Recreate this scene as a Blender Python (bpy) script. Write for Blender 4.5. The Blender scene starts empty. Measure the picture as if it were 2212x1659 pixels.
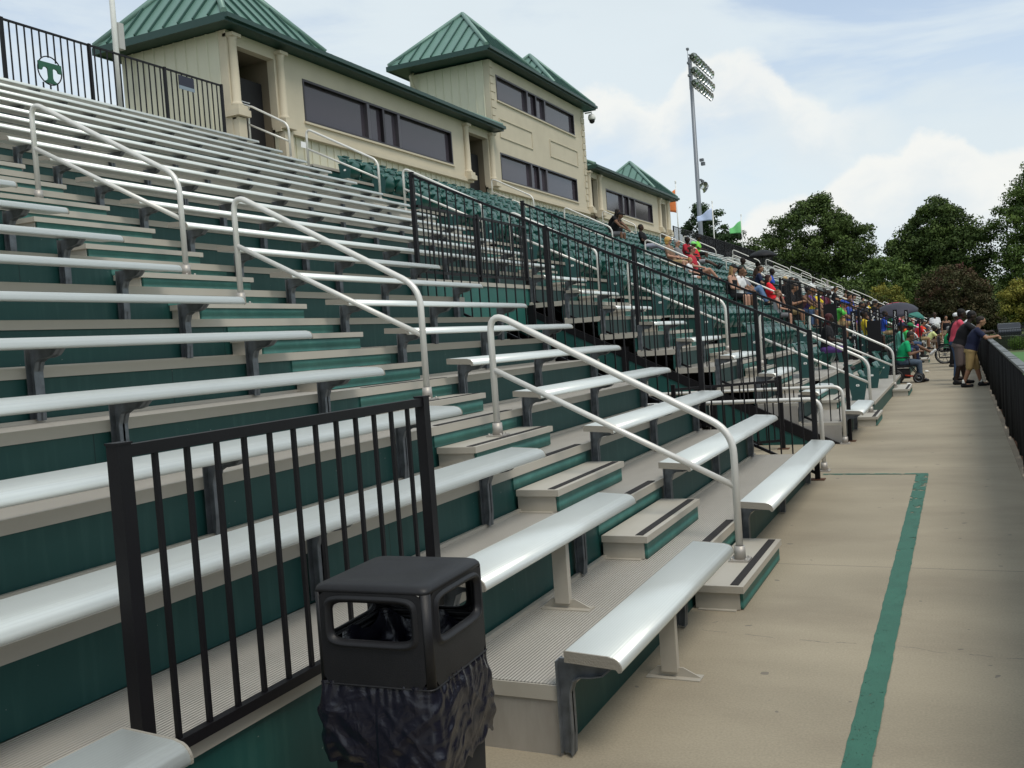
import bpy, bmesh, math, random
import numpy as np
from mathutils import Vector, Matrix
R_ = math.radians
random.seed(7)
SC = bpy.context.scene
COL = SC.collection

# ---------------------------------------------------------------- camera
cam_d = bpy.data.cameras.new("camera"); cam = bpy.data.objects.new("camera", cam_d); COL.objects.link(cam)
Fv = Vector((-0.42797777, 0.90289001, -0.04030703)); Rv = Vector((0.90255714, 0.42464112, -0.07120757)); Uv = Vector((0.04717658, 0.06685466, 0.99664679))
M = Matrix.Identity(4)
for i in range(3):
    M[i][0] = Rv[i]; M[i][1] = Uv[i]; M[i][2] = -Fv[i]
M[0][3], M[1][3], M[2][3] = 0, 0, 1.684
cam.matrix_world = M
cam_d.sensor_width = 36; cam_d.lens = 36 * 2051.7 / 2212; cam_d.clip_start = 0.05; cam_d.clip_end = 3000
SC.camera = cam
SC.view_settings.view_transform = 'Standard'; SC.view_settings.look = 'None'; SC.view_settings.gamma = 1; SC.view_settings.exposure = 0.40

# ---------------------------------------------------------------- world
SUN_EL, SUN_AZ = 58, 122          # azimuth measured from +Y towards +X
W = bpy.data.worlds.new("World"); SC.world = W; W.use_nodes = True
nt = W.node_tree; N = nt.nodes; L = nt.links; N.clear()
def nn(t, **kw):
    n = N.new(t)
    for k, v in kw.items(): setattr(n, k, v)
    return n
def mth(op, a, b=None, c=None, clamp=False):
    n = N.new('ShaderNodeMath'); n.operation = op; n.use_clamp = clamp
    for i, v in enumerate((a, b, c)):
        if v is None: continue
        if isinstance(v, (int, float)): n.inputs[i].default_value = v
        else: L.new(v, n.inputs[i])
    return n.outputs[0]
def mix(fac, a, b):
    n = N.new('ShaderNodeMix'); n.data_type = 'RGBA'
    for s, v in ((n.inputs[0], fac), (n.inputs[6], a), (n.inputs[7], b)):
        if isinstance(v, (int, float)): s.default_value = v
        elif isinstance(v, tuple): s.default_value = (*v, 1)
        else: L.new(v, s)
    return n.outputs[2]
def smooth(v, lo, hi):
    n = N.new('ShaderNodeMapRange'); n.interpolation_type = 'SMOOTHSTEP'
    L.new(v, n.inputs[0]); n.inputs[1].default_value = lo; n.inputs[2].default_value = hi
    return n.outputs[0]
tc = nn('ShaderNodeTexCoord'); sep = nn('ShaderNodeSeparateXYZ'); L.new(tc.outputs['Generated'], sep.inputs[0])
az = mth('MULTIPLY', mth('ARCTAN2', sep.outputs[0], sep.outputs[1]), 57.2958)
el = mth('MULTIPLY', mth('ARCSINE', sep.outputs[2]), 57.2958)
def noise(scale, detail, rough, sx=1, sy=1, off=0, dist=0):
    c = nn('ShaderNodeCombineXYZ')
    L.new(mth('MULTIPLY', az, sx), c.inputs[0]); L.new(mth('MULTIPLY', el, sy), c.inputs[1]); c.inputs[2].default_value = off
    t = nn('ShaderNodeTexNoise'); t.inputs['Scale'].default_value = scale; t.inputs['Detail'].default_value = detail
    t.inputs['Roughness'].default_value = rough; t.inputs['Distortion'].default_value = dist
    L.new(c.outputs[0], t.inputs['Vector']); return t.outputs['Fac']
sky = nn('ShaderNodeTexSky', sky_type='NISHITA'); sky.sun_disc = False; sky.sun_elevation = R_(SUN_EL); sky.sun_rotation = R_(SUN_AZ)
sky.air_density = 1.0; sky.dust_density = 1.2; sky.ozone_density = 1.4
skyc = mix(0.0, sky.outputs[0], (1, 1, 1))
hs = nn('ShaderNodeHueSaturation'); L.new(sky.outputs[0], hs.inputs['Color']); hs.inputs['Saturation'].default_value = 0.92; hs.inputs['Value'].default_value = 1.35
skyc = hs.outputs[0]
VE = 6.2
veil = smooth(noise(0.11, 7, 0.55, 0.45, 1.5, 3.3, 0.5), 0.24, 0.56)
low = smooth(el, 34, 4)
veilf = mth('MAXIMUM', mth('MULTIPLY', veil, 0.92), mth('MULTIPLY', low, 0.62))
base = mix(veilf, skyc, (VE*0.95, VE*1.05, VE*1.09))
greyp = smooth(noise(0.09, 5, 0.5, 0.6, 1.5, 8.1), 0.52, 0.75)
base = mix(mth('MULTIPLY', greyp, 0.35), base, (VE*0.82, VE*0.93, VE*1.0))
def bank(points, amp, depth, seed, edge=0.8):
    f = nn('ShaderNodeFloatCurve'); cu = f.mapping.curves[0]
    pts = sorted(points)
    while len(cu.points) < len(pts): cu.points.new(0.5, 0.5)
    for p, (a, e) in zip(cu.points, pts): p.location = ((a + 60) / 120, e / 20); p.handle_type = 'AUTO'
    f.mapping.update()
    mr = mth('DIVIDE', mth('ADD', az, 60), 120, clamp=True)
    L.new(mr, f.inputs['Value'])
    top = mth('MULTIPLY', f.outputs[0], 20)
    nz = mth('SUBTRACT', noise(0.42, 8, 0.58, 1, 1.25, seed, 0.3), 0.5)
    big = mth('SUBTRACT', noise(0.16, 3, 0.5, 1, 1, seed + 5), 0.5)
    d = mth('SUBTRACT', mth('ADD', top, mth('ADD', mth('MULTIPLY', nz, amp), mth('MULTIPLY', big, amp * 0.8))), el)
    m = mth('MULTIPLY', smooth(d, -0.1, edge), smooth(d, depth, depth * 0.2))
    sh = smooth(mth('ADD', d, mth('MULTIPLY', nz, 5)), 0.2, depth * 0.7)
    return m, sh
WH = (VE*1.13, VE*1.14, VE*1.10); GR = (VE*0.92, VE*1.0, VE*1.05)
m1, s1 = bank([(-60, 9), (-50, 11), (-44, 6), (-36, 4), (-26, 5), (-22.5, 13.2), (-20.5, 14.4), (-18.6, 15.0), (-15.8, 14.0), (-13, 15.4), (-9.7, 15.4), (-8.0, 13.6), (-4, 11.5), (2, 10), (60, 9)], 2.6, 6.5, 1.7)
m1 = mth('MULTIPLY', m1, smooth(az, -1.0, -8.5))
base = mix(mth('MULTIPLY', m1, 0.85), base, mix(s1, WH, GR))
m2, s2 = bank([(-60, 3), (-26, 4.5), (-22, 4), (-15, 4.5), (-10.5, 7.0), (-7, 7.6), (-4.6, 8.9), (-3.6, 9.2), (-2.8, 9.2), (-1.2, 10.2), (0.3, 9.6), (2.6, 8.2), (9, 9.5), (30, 6), (60, 8)], 2.2, 8.5, 6.4, 0.6)
base = mix(mth('MULTIPLY', m2, 0.93), base, mix(s2, WH, GR))
bg = nn('ShaderNodeBackground'); bg.inputs[1].default_value = 0.1; L.new(base, bg.inputs[0])
wo = nn('ShaderNodeOutputWorld'); L.new(bg.outputs[0], wo.inputs[0])
sd = bpy.data.lights.new("sun", 'SUN'); sd.energy = 1.5; sd.angle = R_(24); sd.color = (1.0, 0.93, 0.82)
so = bpy.data.objects.new("sun", sd); COL.objects.link(so)
sv = Vector((math.sin(R_(SUN_AZ))*math.cos(R_(SUN_EL)), math.cos(R_(SUN_AZ))*math.cos(R_(SUN_EL)), math.sin(R_(SUN_EL))))
so.rotation_euler = sv.to_track_quat('Z', 'Y').to_euler()

# ---------------------------------------------------------------- helpers
def tag(o, label=None, cat=None, group=None, kind=None):
    if label: o['label'] = label
    if cat: o['category'] = cat
    if group: o['group'] = group
    if kind: o['kind'] = kind
    return o
def link(name, data, parent=None, loc=None, rot=None):
    o = bpy.data.objects.new(name, data); COL.objects.link(o)
    if parent is not None: o.parent = parent
    if loc is not None: o.location = loc
    if rot is not None: o.rotation_euler = rot
    return o
def empty(name, loc=(0, 0, 0), rz=0, **kw):
    o = link(name, None, None, loc, (0, 0, rz)); o.empty_display_size = 0.1
    return tag(o, **kw)
class MB:
    def __init__(s): s.v = []; s.f = []; s.sm = []
    def add(s, vs, fs, smooth=False):
        b = len(s.v); s.v += [tuple(v) for v in vs]; s.f += [tuple(b + i for i in f) for f in fs]; s.sm += [smooth] * len(fs); return s
    def box(s, x0, x1, y0, y1, z0, z1):
        vs = [(x, y, z) for x in (x0, x1) for y in (y0, y1) for z in (z0, z1)]
        return s.add(vs, [(0, 1, 3, 2), (4, 6, 7, 5), (0, 4, 5, 1), (2, 3, 7, 6), (0, 2, 6, 4), (1, 5, 7, 3)])
    def prism(s, poly, axis, a, b, smooth=False):
        n = len(poly)
        def P(p, t): return {'y': (p[0], t, p[1]), 'x': (t, p[0], p[1]), 'z': (p[0], p[1], t)}[axis]
        vs = [P(p, a) for p in poly] + [P(p, b) for p in poly]
        s.add(vs, [(i, (i + 1) % n, n + (i + 1) % n, n + i) for i in range(n)], smooth)
        bI = len(s.v) - 2 * n
        s.f.append(tuple(bI + i for i in range(n))[::-1]); s.f.append(tuple(bI + n + i for i in range(n))); s.sm += [False, False]
        return s
    def tube(s, path, r, n=8, caps=True, r2=None):
        path = [Vector(p) for p in path]; k = len(path); rings = []
        up = None
        for i, p in enumerate(path):
            t = (path[min(i + 1, k - 1)] - path[max(i - 1, 0)]).normalized()
            if up is None:
                up = Vector((0, 1, 0)) if abs(t.y) < .9 else Vector((1, 0, 0))
            a = t.cross(up).normalized(); b = a.cross(t).normalized(); up = b
            rr = r if r2 is None else r + (r2 - r) * i / (k - 1)
            rings.append([p + a * rr * math.cos(2 * math.pi * j / n) + b * rr * math.sin(2 * math.pi * j / n) for j in range(n)])
        vs = [v for g in rings for v in g]
        fs = [(i * n + j, i * n + (j + 1) % n, (i + 1) * n + (j + 1) % n, (i + 1) * n + j) for i in range(k - 1) for j in range(n)]
        b0 = len(s.v); s.add(vs, fs, True)
        if caps:
            s.f += [tuple(b0 + j for j in range(n))[::-1], tuple(b0 + (k - 1) * n + j for j in range(n))]; s.sm += [False, False]
        return s
    def lathe(s, prof, c=(0, 0, 0), n=16, axis='z', smooth=True):
        vs = []
        for r, h in prof:
            for j in range(n):
                a = 2 * math.pi * j / n
                p = (r * math.cos(a), r * math.sin(a), h)
                if axis == 'x': p = (h, r * math.cos(a), r * math.sin(a))
                vs.append((c[0] + p[0], c[1] + p[1], c[2] + p[2]))
        k = len(prof)
        return s.add(vs, [(i * n + j, i * n + (j + 1) % n, (i + 1) * n + (j + 1) % n, (i + 1) * n + j) for i in range(k - 1) for j in range(n)], smooth)
    def mesh(s, name, m=None):
        me = bpy.data.meshes.new(name); me.from_pydata(s.v, [], s.f); me.update()
        me.polygons.foreach_set('use_smooth', s.sm)
        bm = bmesh.new(); bm.from_mesh(me); bmesh.ops.recalc_face_normals(bm, faces=bm.faces); bm.to_mesh(me); bm.free()
        if m: me.materials.append(m)
        return me
    def build(s, name, m, parent=None, loc=None, **kw):
        return tag(link(name, s.mesh(name, m), parent, loc), **kw)
ORD = 'zeroth first second third fourth fifth sixth seventh eighth ninth tenth eleventh twelfth thirteenth fourteenth fifteenth sixteenth seventeenth eighteenth nineteenth twentieth twenty-first twenty-second twenty-third twenty-fourth twenty-fifth twenty-sixth twenty-seventh twenty-eighth twenty-ninth thirtieth'.split()
def fillet(pts, rad, n=6):
    out = [Vector(pts[0])]
    for i in range(1, len(pts) - 1):
        p = Vector(pts[i]); a = (Vector(pts[i-1]) - p); b = (Vector(pts[i+1]) - p)
        d = min(rad, a.length * .45, b.length * .45); A = p + a.normalized() * d; B = p + b.normalized() * d
        for t in range(n + 1):
            u = t / n; out.append(A * (1-u)**2 + p * 2*u*(1-u) + B * u*u)
    out.append(Vector(pts[-1])); return out

# ---------------------------------------------------------------- materials
def mat(name, col, rough=.6, metal=0, var=0, vscale=4, bump=0, bscale=30, spec=.5, stretch=(1, 1, 1), dirt=None, dscale=1.5, dirtcol=None, coat=0):
    m = bpy.data.materials.new(name); m.use_nodes = True; t = m.node_tree; n = t.nodes; l = t.links
    p = n['Principled BSDF']; p.inputs['Roughness'].default_value = rough; p.inputs['Metallic'].default_value = metal
    p.inputs['Specular IOR Level'].default_value = spec; p.inputs['Coat Weight'].default_value = coat
    p.inputs['Base Color'].default_value = (*col, 1)
    if var or bump or dirt:
        c = n.new('ShaderNodeTexCoord'); mp = n.new('ShaderNodeMapping'); l.new(c.outputs['Object'], mp.inputs[0]); mp.inputs['Scale'].default_value = stretch
    last = None
    if var:
        z = n.new('ShaderNodeTexNoise'); z.inputs['Scale'].default_value = vscale; z.inputs['Detail'].default_value = 6; l.new(mp.outputs[0], z.inputs[0])
        r = n.new('ShaderNodeMapRange'); l.new(z.outputs[0], r.inputs[0]); r.inputs[1].default_value = .25; r.inputs[2].default_value = .75; r.inputs[3].default_value = 1 - var; r.inputs[4].default_value = 1 + var
        x = n.new('ShaderNodeVectorMath'); x.operation = 'SCALE'; x.inputs[0].default_value = col; l.new(r.outputs[0], x.inputs['Scale']); last = x.outputs[0]
        l.new(last, p.inputs['Base Color'])
    if dirt:
        z = n.new('ShaderNodeTexNoise'); z.inputs['Scale'].default_value = dscale; z.inputs['Detail'].default_value = 9; z.inputs['Roughness'].default_value = .68; l.new(mp.outputs[0], z.inputs[0])
        r = n.new('ShaderNodeMapRange'); l.new(z.outputs[0], r.inputs[0]); r.inputs[1].default_value = .48; r.inputs[2].default_value = .72; r.inputs[4].default_value = dirt
        x = n.new('ShaderNodeMix'); x.data_type = 'RGBA'; l.new(r.outputs[0], x.inputs[0])
        if last: l.new(last, x.inputs[6])
        else: x.inputs[6].default_value = (*col, 1)
        x.inputs[7].default_value = (*(dirtcol or tuple(v * .5 for v in col)), 1); l.new(x.outputs[2], p.inputs['Base Color']); last = x.outputs[2]
    if bump:
        z = n.new('ShaderNodeTexNoise'); z.inputs['Scale'].default_value = bscale; z.inputs['Detail'].default_value = 4; l.new(mp.outputs[0], z.inputs[0])
        b = n.new('ShaderNodeBump'); b.inputs['Strength'].default_value = bump; b.inputs['Distance'].default_value = .01; l.new(z.outputs[0], b.inputs['Height']); l.new(b.outputs[0], p.inputs['Normal'])
    return m
def ribbed(m, axis, pitch, strength, dist=.004, colour=0):
    t = m.node_tree; n = t.nodes; l = t.links; p = n['Principled BSDF']
    c = n.new('ShaderNodeTexCoord'); s = n.new('ShaderNodeSeparateXYZ'); l.new(c.outputs['Object'], s.inputs[0])
    a = n.new('ShaderNodeMath'); a.operation = 'MULTIPLY'; a.inputs[1].default_value = 2 * math.pi / pitch; l.new(s.outputs[axis], a.inputs[0])
    b = n.new('ShaderNodeMath'); b.operation = 'SINE'; l.new(a.outputs[0], b.inputs[0])
    bp = n.new('ShaderNodeBump'); bp.inputs['Strength'].default_value = strength; bp.inputs['Distance'].default_value = dist; l.new(b.outputs[0], bp.inputs['Height'])
    if p.inputs['Normal'].links: l.new(p.inputs['Normal'].links[0].from_socket, bp.inputs['Normal'])
    l.new(bp.outputs[0], p.inputs['Normal'])
    if colour:
        src = p.inputs['Base Color'].links[0].from_socket if p.inputs['Base Color'].links else None
        r = n.new('ShaderNodeMapRange'); l.new(b.outputs[0], r.inputs[0]); r.inputs[1].default_value = -1; r.inputs[2].default_value = -.2; r.inputs[3].default_value = 1 - colour; r.inputs[4].default_value = 1
        x = n.new('ShaderNodeVectorMath'); x.operation = 'SCALE'; l.new(r.outputs[0], x.inputs['Scale'])
        if src: l.new(src, x.inputs[0])
        else: x.inputs[0].default_value = p.inputs['Base Color'].default_value[:3]
        l.new(x.outputs[0], p.inputs['Base Color'])
    return m
M_ALU = ribbed(mat('brushed_aluminium', (.72, .75, .715), .38, .5, var=.06, vscale=3, stretch=(1, .3, 1), dirt=.22, dscale=5, dirtcol=(.62, .63, .60)), 0, .0125, .16, .0008, .05)
M_CAP = mat('cast_end_cap', (.31, .285, .24), .6, .3, bump=.3, bscale=160)
M_TREAD = ribbed(mat('ribbed_mill_aluminium_tread', (.43, .405, .36), .6, .2, var=.10, vscale=2.5, stretch=(1, .35, 1), dirt=.35, dscale=2.2, dirtcol=(.32, .295, .26)), 0, .0165, .8, .003, .16)
M_TRIM = mat('mill_aluminium_trim', (.46, .43, .37), .55, .25, var=.08, vscale=2, stretch=(1, .3, 1), dirt=.25, dscale=3, dirtcol=(.33, .29, .22))
M_PLATE = mat('weathered_aluminium_plate', (.42, .40, .37), .5, .45, var=.12, vscale=3, stretch=(1, 1, .25), dirt=.45, dscale=4, dirtcol=(.25, .21, .17))
M_GREEN = mat('dark_green_riser_paint', (.010, .064, .057), .5, 0, var=.08, vscale=1.2, dirt=.18, dscale=1.6, dirtcol=(.03, .11, .10), bump=.06, bscale=9, spec=.4)
M_GREEN2 = ribbed(mat('scuffed_green_step_paint', (.026, .125, .105), .55, 0, var=.14, vscale=6, dirt=.6, dscale=7, dirtcol=(.06, .19, .16)), 2, .075, .8, .006, .3)
M_GALV = mat('galvanised_steel', (.17, .185, .20), .5, .6, var=.35, vscale=14, dirt=.4, dscale=10, dirtcol=(.07, .075, .085))
M_GRIP = mat('black_grit_strip', (.018, .016, .016), .95, 0, bump=.4, bscale=200)
M_RAIL = mat('anodised_rail_tube', (.66, .65, .61), .42, .3, var=.04, vscale=4)
M_BLACK = mat('black_powder_coat', (.005, .0045, .006), .5, 0, var=.2, vscale=5, bump=.04, bscale=60, spec=.28)
M_FABRIC = mat('black_windscreen_mesh', (.006, .006, .007), .95, 0, spec=.15, var=.2, vscale=3, bump=.3, bscale=90)
M_RUST = mat('rusty_steel', (.12, .055, .03), .85, .2, var=.4, vscale=18)
M_STUCCO = mat('tan_stucco', (.53, .475, .365), .9, 0, var=.06, vscale=1.2, bump=.35, bscale=70, dirt=.12, dscale=1.0, dirtcol=(.33, .28, .2))
M_TRIMST = mat('cream_trim', (.54, .48, .365), .8, 0, var=.05, vscale=2)
M_SIDING = mat('cream_metal_siding', (.58, .56, .43), .5, .1, var=.05, vscale=.8, dirt=.12, dscale=1.2)
M_ROOF = mat('green_standing_seam_roof', (.125, .235, .195), .45, .2, var=.08, vscale=1.5)
M_SEAM = mat('dark_green_seams', (.022, .072, .058), .5)
M_ROOFD = mat('dark_green_fascia', (.010, .045, .036), .45, 0, var=.06, vscale=1)
M_FRAME = mat('dark_bronze_frame', (.018, .014, .018), .35, .2)
M_FRAMEL = mat('bronze_mullion', (.085, .078, .09), .4, .3)
M_GLASS = mat('tinted_glass', (.062, .052, .064), .08, 0, spec=.42)
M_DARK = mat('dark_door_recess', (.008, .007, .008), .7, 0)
M_WHITE = mat('white_paint', (.75, .75, .72), .5, 0, var=.05, vscale=6)
M_POLE = mat('grey_steel_mast', (.19, .21, .235), .5, .35, var=.1, vscale=1.5, stretch=(1, 1, .3))
M_CHAIR = mat('green_moulded_seat', (.008, .074, .058), .36, 0, var=.12, vscale=4, spec=.45)
M_CHAIRP = mat('green_end_panel', (.012, .062, .060), .5, 0, var=.12, vscale=6)
M_CHROME = mat('lamp_reflector', (.6, .62, .6), .16, 1)
M_BIN = mat('black_moulded_plastic', (.0085, .0085, .010), .48, 0, var=.2, vscale=7, bump=.10, bscale=260, dirt=.35, dscale=3.2, dirtcol=(.024, .022, .022), spec=.35)
M_BAG = mat('shiny_black_bag', (.009, .009, .016), .26, 0, spec=.5, bump=.35, bscale=14)
[n_ for n_ in M_BAG.node_tree.nodes if n_.type == 'BUMP'][0].inputs['Distance'].default_value = .012
[n_ for n_ in M_BAG.node_tree.nodes if n_.type == 'TEX_NOISE'][0].inputs['Distortion'].default_value = 1.6
# concrete with slab joints and a wandering crack
M_CONC = mat('walkway_concrete', (.305, .264, .192), .88, 0, var=.16, vscale=.9, stretch=(.75, 1.5, 1), bump=.25, bscale=120, dirt=.5, dscale=.8, dirtcol=(.20, .165, .12))
def conc_joints():
    t = M_CONC.node_tree; n = t.nodes; l = t.links; p = n['Principled BSDF']
    src = p.inputs['Base Color'].links[0].from_socket
    c = n.new('ShaderNodeTexCoord'); s = n.new('ShaderNodeSeparateXYZ'); l.new(c.outputs['Object'], s.inputs[0])
    def m(op, a, b=None):
        q = n.new('ShaderNodeMath'); q.operation = op
        for i, v in enumerate((a, b)):
            if v is None: continue
            if isinstance(v, (int, float)): q.inputs[i].default_value = v
            else: l.new(v, q.inputs[i])
        return q.outputs[0]
    y = s.outputs[1]
    fr = m('ABSOLUTE', m('SUBTRACT', m('FRACT', m('DIVIDE', m('ADD', y, 101.03), 4.59)), .5))   # joints every 4.59 m
    j = m('LESS_THAN', m('MULTIPLY', fr, 4.59), .006)
    z = n.new('ShaderNodeTexNoise'); z.inputs['Scale'].default_value = 2.6; z.inputs['Detail'].default_value = 8; l.new(c.outputs['Object'], z.inputs[0])
    cr = m('ABSOLUTE', m('SUBTRACT', m('ADD', m('SUBTRACT', y, 5.0), m('MULTIPLY', s.outputs[0], .07)), m('MULTIPLY', z.outputs[0], .22)))
    z2 = n.new('ShaderNodeTexNoise'); z2.inputs['Scale'].default_value = 7; l.new(c.outputs['Object'], z2.inputs[0])
    ck = m('MULTIPLY', m('LESS_THAN', cr, .0035), m('GREATER_THAN', z2.outputs[0], .45))
    z3 = n.new('ShaderNodeTexNoise'); z3.inputs['Scale'].default_value = 9.0; z3.inputs['Detail'].default_value = 1; l.new(c.outputs['Object'], z3.inputs[0])
    sp = m('MULTIPLY', m('GREATER_THAN', z3.outputs[0], .755), .7)     # old chewing gum and scuffs
    f = m('MAXIMUM', m('MULTIPLY', m('MAXIMUM', j, ck), .72), sp)
    z4 = n.new('ShaderNodeTexNoise'); z4.inputs['Scale'].default_value = 95; z4.inputs['Detail'].default_value = 3; l.new(c.outputs['Object'], z4.inputs[0])
    g = n.new('ShaderNodeMapRange'); l.new(z4.outputs[0], g.inputs[0]); g.inputs[1].default_value = .3; g.inputs[2].default_value = .7; g.inputs[3].default_value = .88; g.inputs[4].default_value = 1.1
    v = n.new('ShaderNodeVectorMath'); v.operation = 'SCALE'; l.new(src, v.inputs[0]); l.new(g.outputs[0], v.inputs['Scale'])
    x = n.new('ShaderNodeMix'); x.data_type = 'RGBA'; l.new(f, x.inputs[0]); l.new(v.outputs[0], x.inputs[6]); x.inputs[7].default_value = (.13, .115, .10, 1)
    l.new(x.outputs[2], p.inputs['Base Color'])
conc_joints()
def riser_seams():
    t = M_GREEN.node_tree; n = t.nodes; l = t.links; p = n['Principled BSDF']; src = p.inputs['Base Color'].links[0].from_socket
    c = n.new('ShaderNodeTexCoord'); s = n.new('ShaderNodeSeparateXYZ'); l.new(c.outputs['Object'], s.inputs[0])
    def m(op, a, b=None):
        q = n.new('ShaderNodeMath'); q.operation = op
        for i, v in enumerate((a, b)):
            if v is None: continue
            if isinstance(v, (int, float)): q.inputs[i].default_value = v
            else: l.new(v, q.inputs[i])
        return q.outputs[0]
    fr = m('ABSOLUTE', m('SUBTRACT', m('FRACT', m('ADD', m('DIVIDE', s.outputs[1], 3.05), m('MULTIPLY', m('FLOOR', m('MULTIPLY', s.outputs[0], 1.733)), .37))), .5))
    seam = m('MULTIPLY', m('LESS_THAN', m('MULTIPLY', fr, 3.05), .003), .8)
    mp = n.new('ShaderNodeMapping'); l.new(c.outputs['Object'], mp.inputs[0]); mp.inputs['Scale'].default_value = (1, 7, .7)
    z = n.new('ShaderNodeTexNoise'); z.inputs['Scale'].default_value = 3; z.inputs['Detail'].default_value = 6; l.new(mp.outputs[0], z.inputs[0])
    dr = n.new('ShaderNodeMapRange'); l.new(z.outputs[0], dr.inputs[0]); dr.inputs[1].default_value = .52; dr.inputs[2].default_value = .75; dr.inputs[4].default_value = .45
    z2 = n.new('ShaderNodeTexNoise'); z2.inputs['Scale'].default_value = 42; z2.inputs['Detail'].default_value = 1; l.new(c.outputs['Object'], z2.inputs[0])
    sp = m('MULTIPLY', m('GREATER_THAN', z2.outputs[0], .80), .5)
    x = n.new('ShaderNodeMix'); x.data_type = 'RGBA'; l.new(dr.outputs[0], x.inputs[0]); l.new(src, x.inputs[6]); x.inputs[7].default_value = (.035, .105, .09, 1)
    y = n.new('ShaderNodeMix'); y.data_type = 'RGBA'; l.new(seam, y.inputs[0]); l.new(x.outputs[2], y.inputs[6]); y.inputs[7].default_value = (.004, .015, .014, 1)
    w = n.new('ShaderNodeMix'); w.data_type = 'RGBA'; l.new(sp, w.inputs[0]); l.new(y.outputs[2], w.inputs[6]); w.inputs[7].default_value = (.3, .33, .3, 1)
    l.new(w.outputs[2], p.inputs['Base Color'])
riser_seams()
def chipped(name, col):
    m = mat(name, col, .7, 0, var=.10, vscale=5, dirt=.35, dscale=6, dirtcol=tuple(v * 1.5 for v in col)); m.blend_method = 'HASHED'
    t = m.node_tree; n = t.nodes; l = t.links
    c = n.new('ShaderNodeTexCoord'); z = n.new('ShaderNodeTexNoise'); z.inputs['Scale'].default_value = 7; z.inputs['Detail'].default_value = 7; z.inputs['Roughness'].default_value = .7
    l.new(c.outputs['Object'], z.inputs[0]); s = n.new('ShaderNodeSeparateXYZ'); l.new(c.outputs['Object'], s.inputs[0])
    r = n.new('ShaderNodeMapRange'); l.new(s.outputs[1], r.inputs[0]); r.inputs[1].default_value = 6; r.inputs[2].default_value = 10.5; r.inputs[3].default_value = .66; r.inputs[4].default_value = .555
    g = n.new('ShaderNodeMath'); g.operation = 'LESS_THAN'; l.new(z.outputs[0], g.inputs[0]); l.new(r.outputs[0], g.inputs[1])
    z5 = n.new('ShaderNodeTexNoise'); z5.inputs['Scale'].default_value = 90; z5.inputs['Detail'].default_value = 3; l.new(c.outputs['Object'], z5.inputs[0])
    a5 = n.new('ShaderNodeMath'); a5.operation = 'LESS_THAN'; l.new(z5.outputs[0], a5.inputs[0]); a5.inputs[1].default_value = .68
    g5 = n.new('ShaderNodeMath'); g5.operation = 'MULTIPLY'; l.new(g.outputs[0], g5.inputs[0]); l.new(a5.outputs[0], g5.inputs[1]); g = g5
    l.new(g.outputs[0], n['Principled BSDF'].inputs['Alpha']); return m
M_STRIPE = chipped('worn_green_floor_paint', (.026, .115, .078))
M_TURF = mat('sports_turf', (.060, .155, .038), .9, 0, var=.15, vscale=.25, bump=.3, bscale=20)
M_GRASS = mat('rough_grass', (.075, .10, .03), .95, 0, var=.25, vscale=.5)
_pm = {}
def plain(col, rough=.85):
    k = (tuple(round(c, 3) for c in col), rough)
    if k not in _pm: _pm[k] = mat('cloth_or_skin', col, rough, 0, spec=.25, var=.10, vscale=9, bump=.25, bscale=26)
    return _pm[k]

# ---------------------------------------------------------------- ground
def sheet(name, x0, x1, y0, y1, z, m, nx=1, ny=1, **kw):
    mb = MB(); mb.add([(x0, y0, z), (x1, y0, z), (x1, y1, z), (x0, y1, z)], [(0, 1, 2, 3)]); return mb.build(name, m, **kw)
sheet('ground', -900, 900, -300, 1500, -.80, M_GRASS, kind='structure')
sheet('field', 1.4, 140, -60, 62, -.77, M_TURF, kind='structure')
mb = MB(); mb.box(-24, .66, -12, 100, -.95, 0); mb.build('walkway', M_CONC, kind='structure')
mb = MB()
xs = [(-.49, -.376)]
ny = 240
def wob(y, s): return .0015 * math.sin(y * 9 + s) + .0015 * math.sin(y * 31 + s * 3) + .001 * math.sin(y * 67 + s)
vs = []; fs = []
for i in range(ny + 1):
    y = -3 + (10.95 + 3) * i / ny; w_ = .045 + .0012 * (y + 3); vs += [(-.430 - w_ + wob(y, 1), y, .004), (-.430 + w_ + wob(y, 2), y, .004)]
for i in range(ny): fs.append((2*i, 2*i+1, 2*i+3, 2*i+2))
mb.add(vs, fs); mb.add([(-1.45, 10.957, .004), (-.376, 10.957, .004), (-.376, 11.03, .004), (-1.45, 11.03, .004)], [(0, 1, 2, 3)])
mb.build('floor_marking', M_STRIPE, kind='structure')
mb = MB(); mb.box(.50, .56, -12, 100, .001, .010); mb.box(.664, .9, -12, 100, -.95, -.03); mb.build('kerb', mat('stained_kerb', (.27, .22, .16), .9, 0, var=.25, vscale=3, dirt=.5, dscale=2), kind='structure')
# ---------------------------------------------------------------- grandstand (bench rows)
RZ, RT = .291, .577
NOSE = lambda k: -1.54 - RT * (k - 1)          # front edge of deck k
XB = lambda k: -1.491 - RT * (k - 1)           # back edge of bench k
def stepbox(root, x_front, y0, y1, z0, z1, depth=.30, last=False):
    s = MB(); s.box(x_front - depth, x_front, y0, y1, z1 - .042, z1)
    s.box(x_front - depth, x_front - .03, y0 + .02, y0 + .03, z0 + .004, z1 - .042); s.box(x_front - depth, x_front - .03, y1 - .03, y1 - .02, z0 + .004, z1 - .042)
    s.box(x_front - depth + .02, x_front - .05, y0 - .012, y0 + .02, z0 + .001, z0 + .006)
    o = s.build('step', M_TRIM, root)
    g = MB(); g.box(x_front - .03, x_front - .012, y0 + .035, y1 - .035, z0 + .006, z1 - .042); g.build('step_front', M_GREEN2, o)
    t = MB(); t.box(x_front - .085, x_front - .035, y0 + .03, y1 - .03, z1, z1 + .003); t.build('grip_strip', M_GRIP, o)
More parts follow.
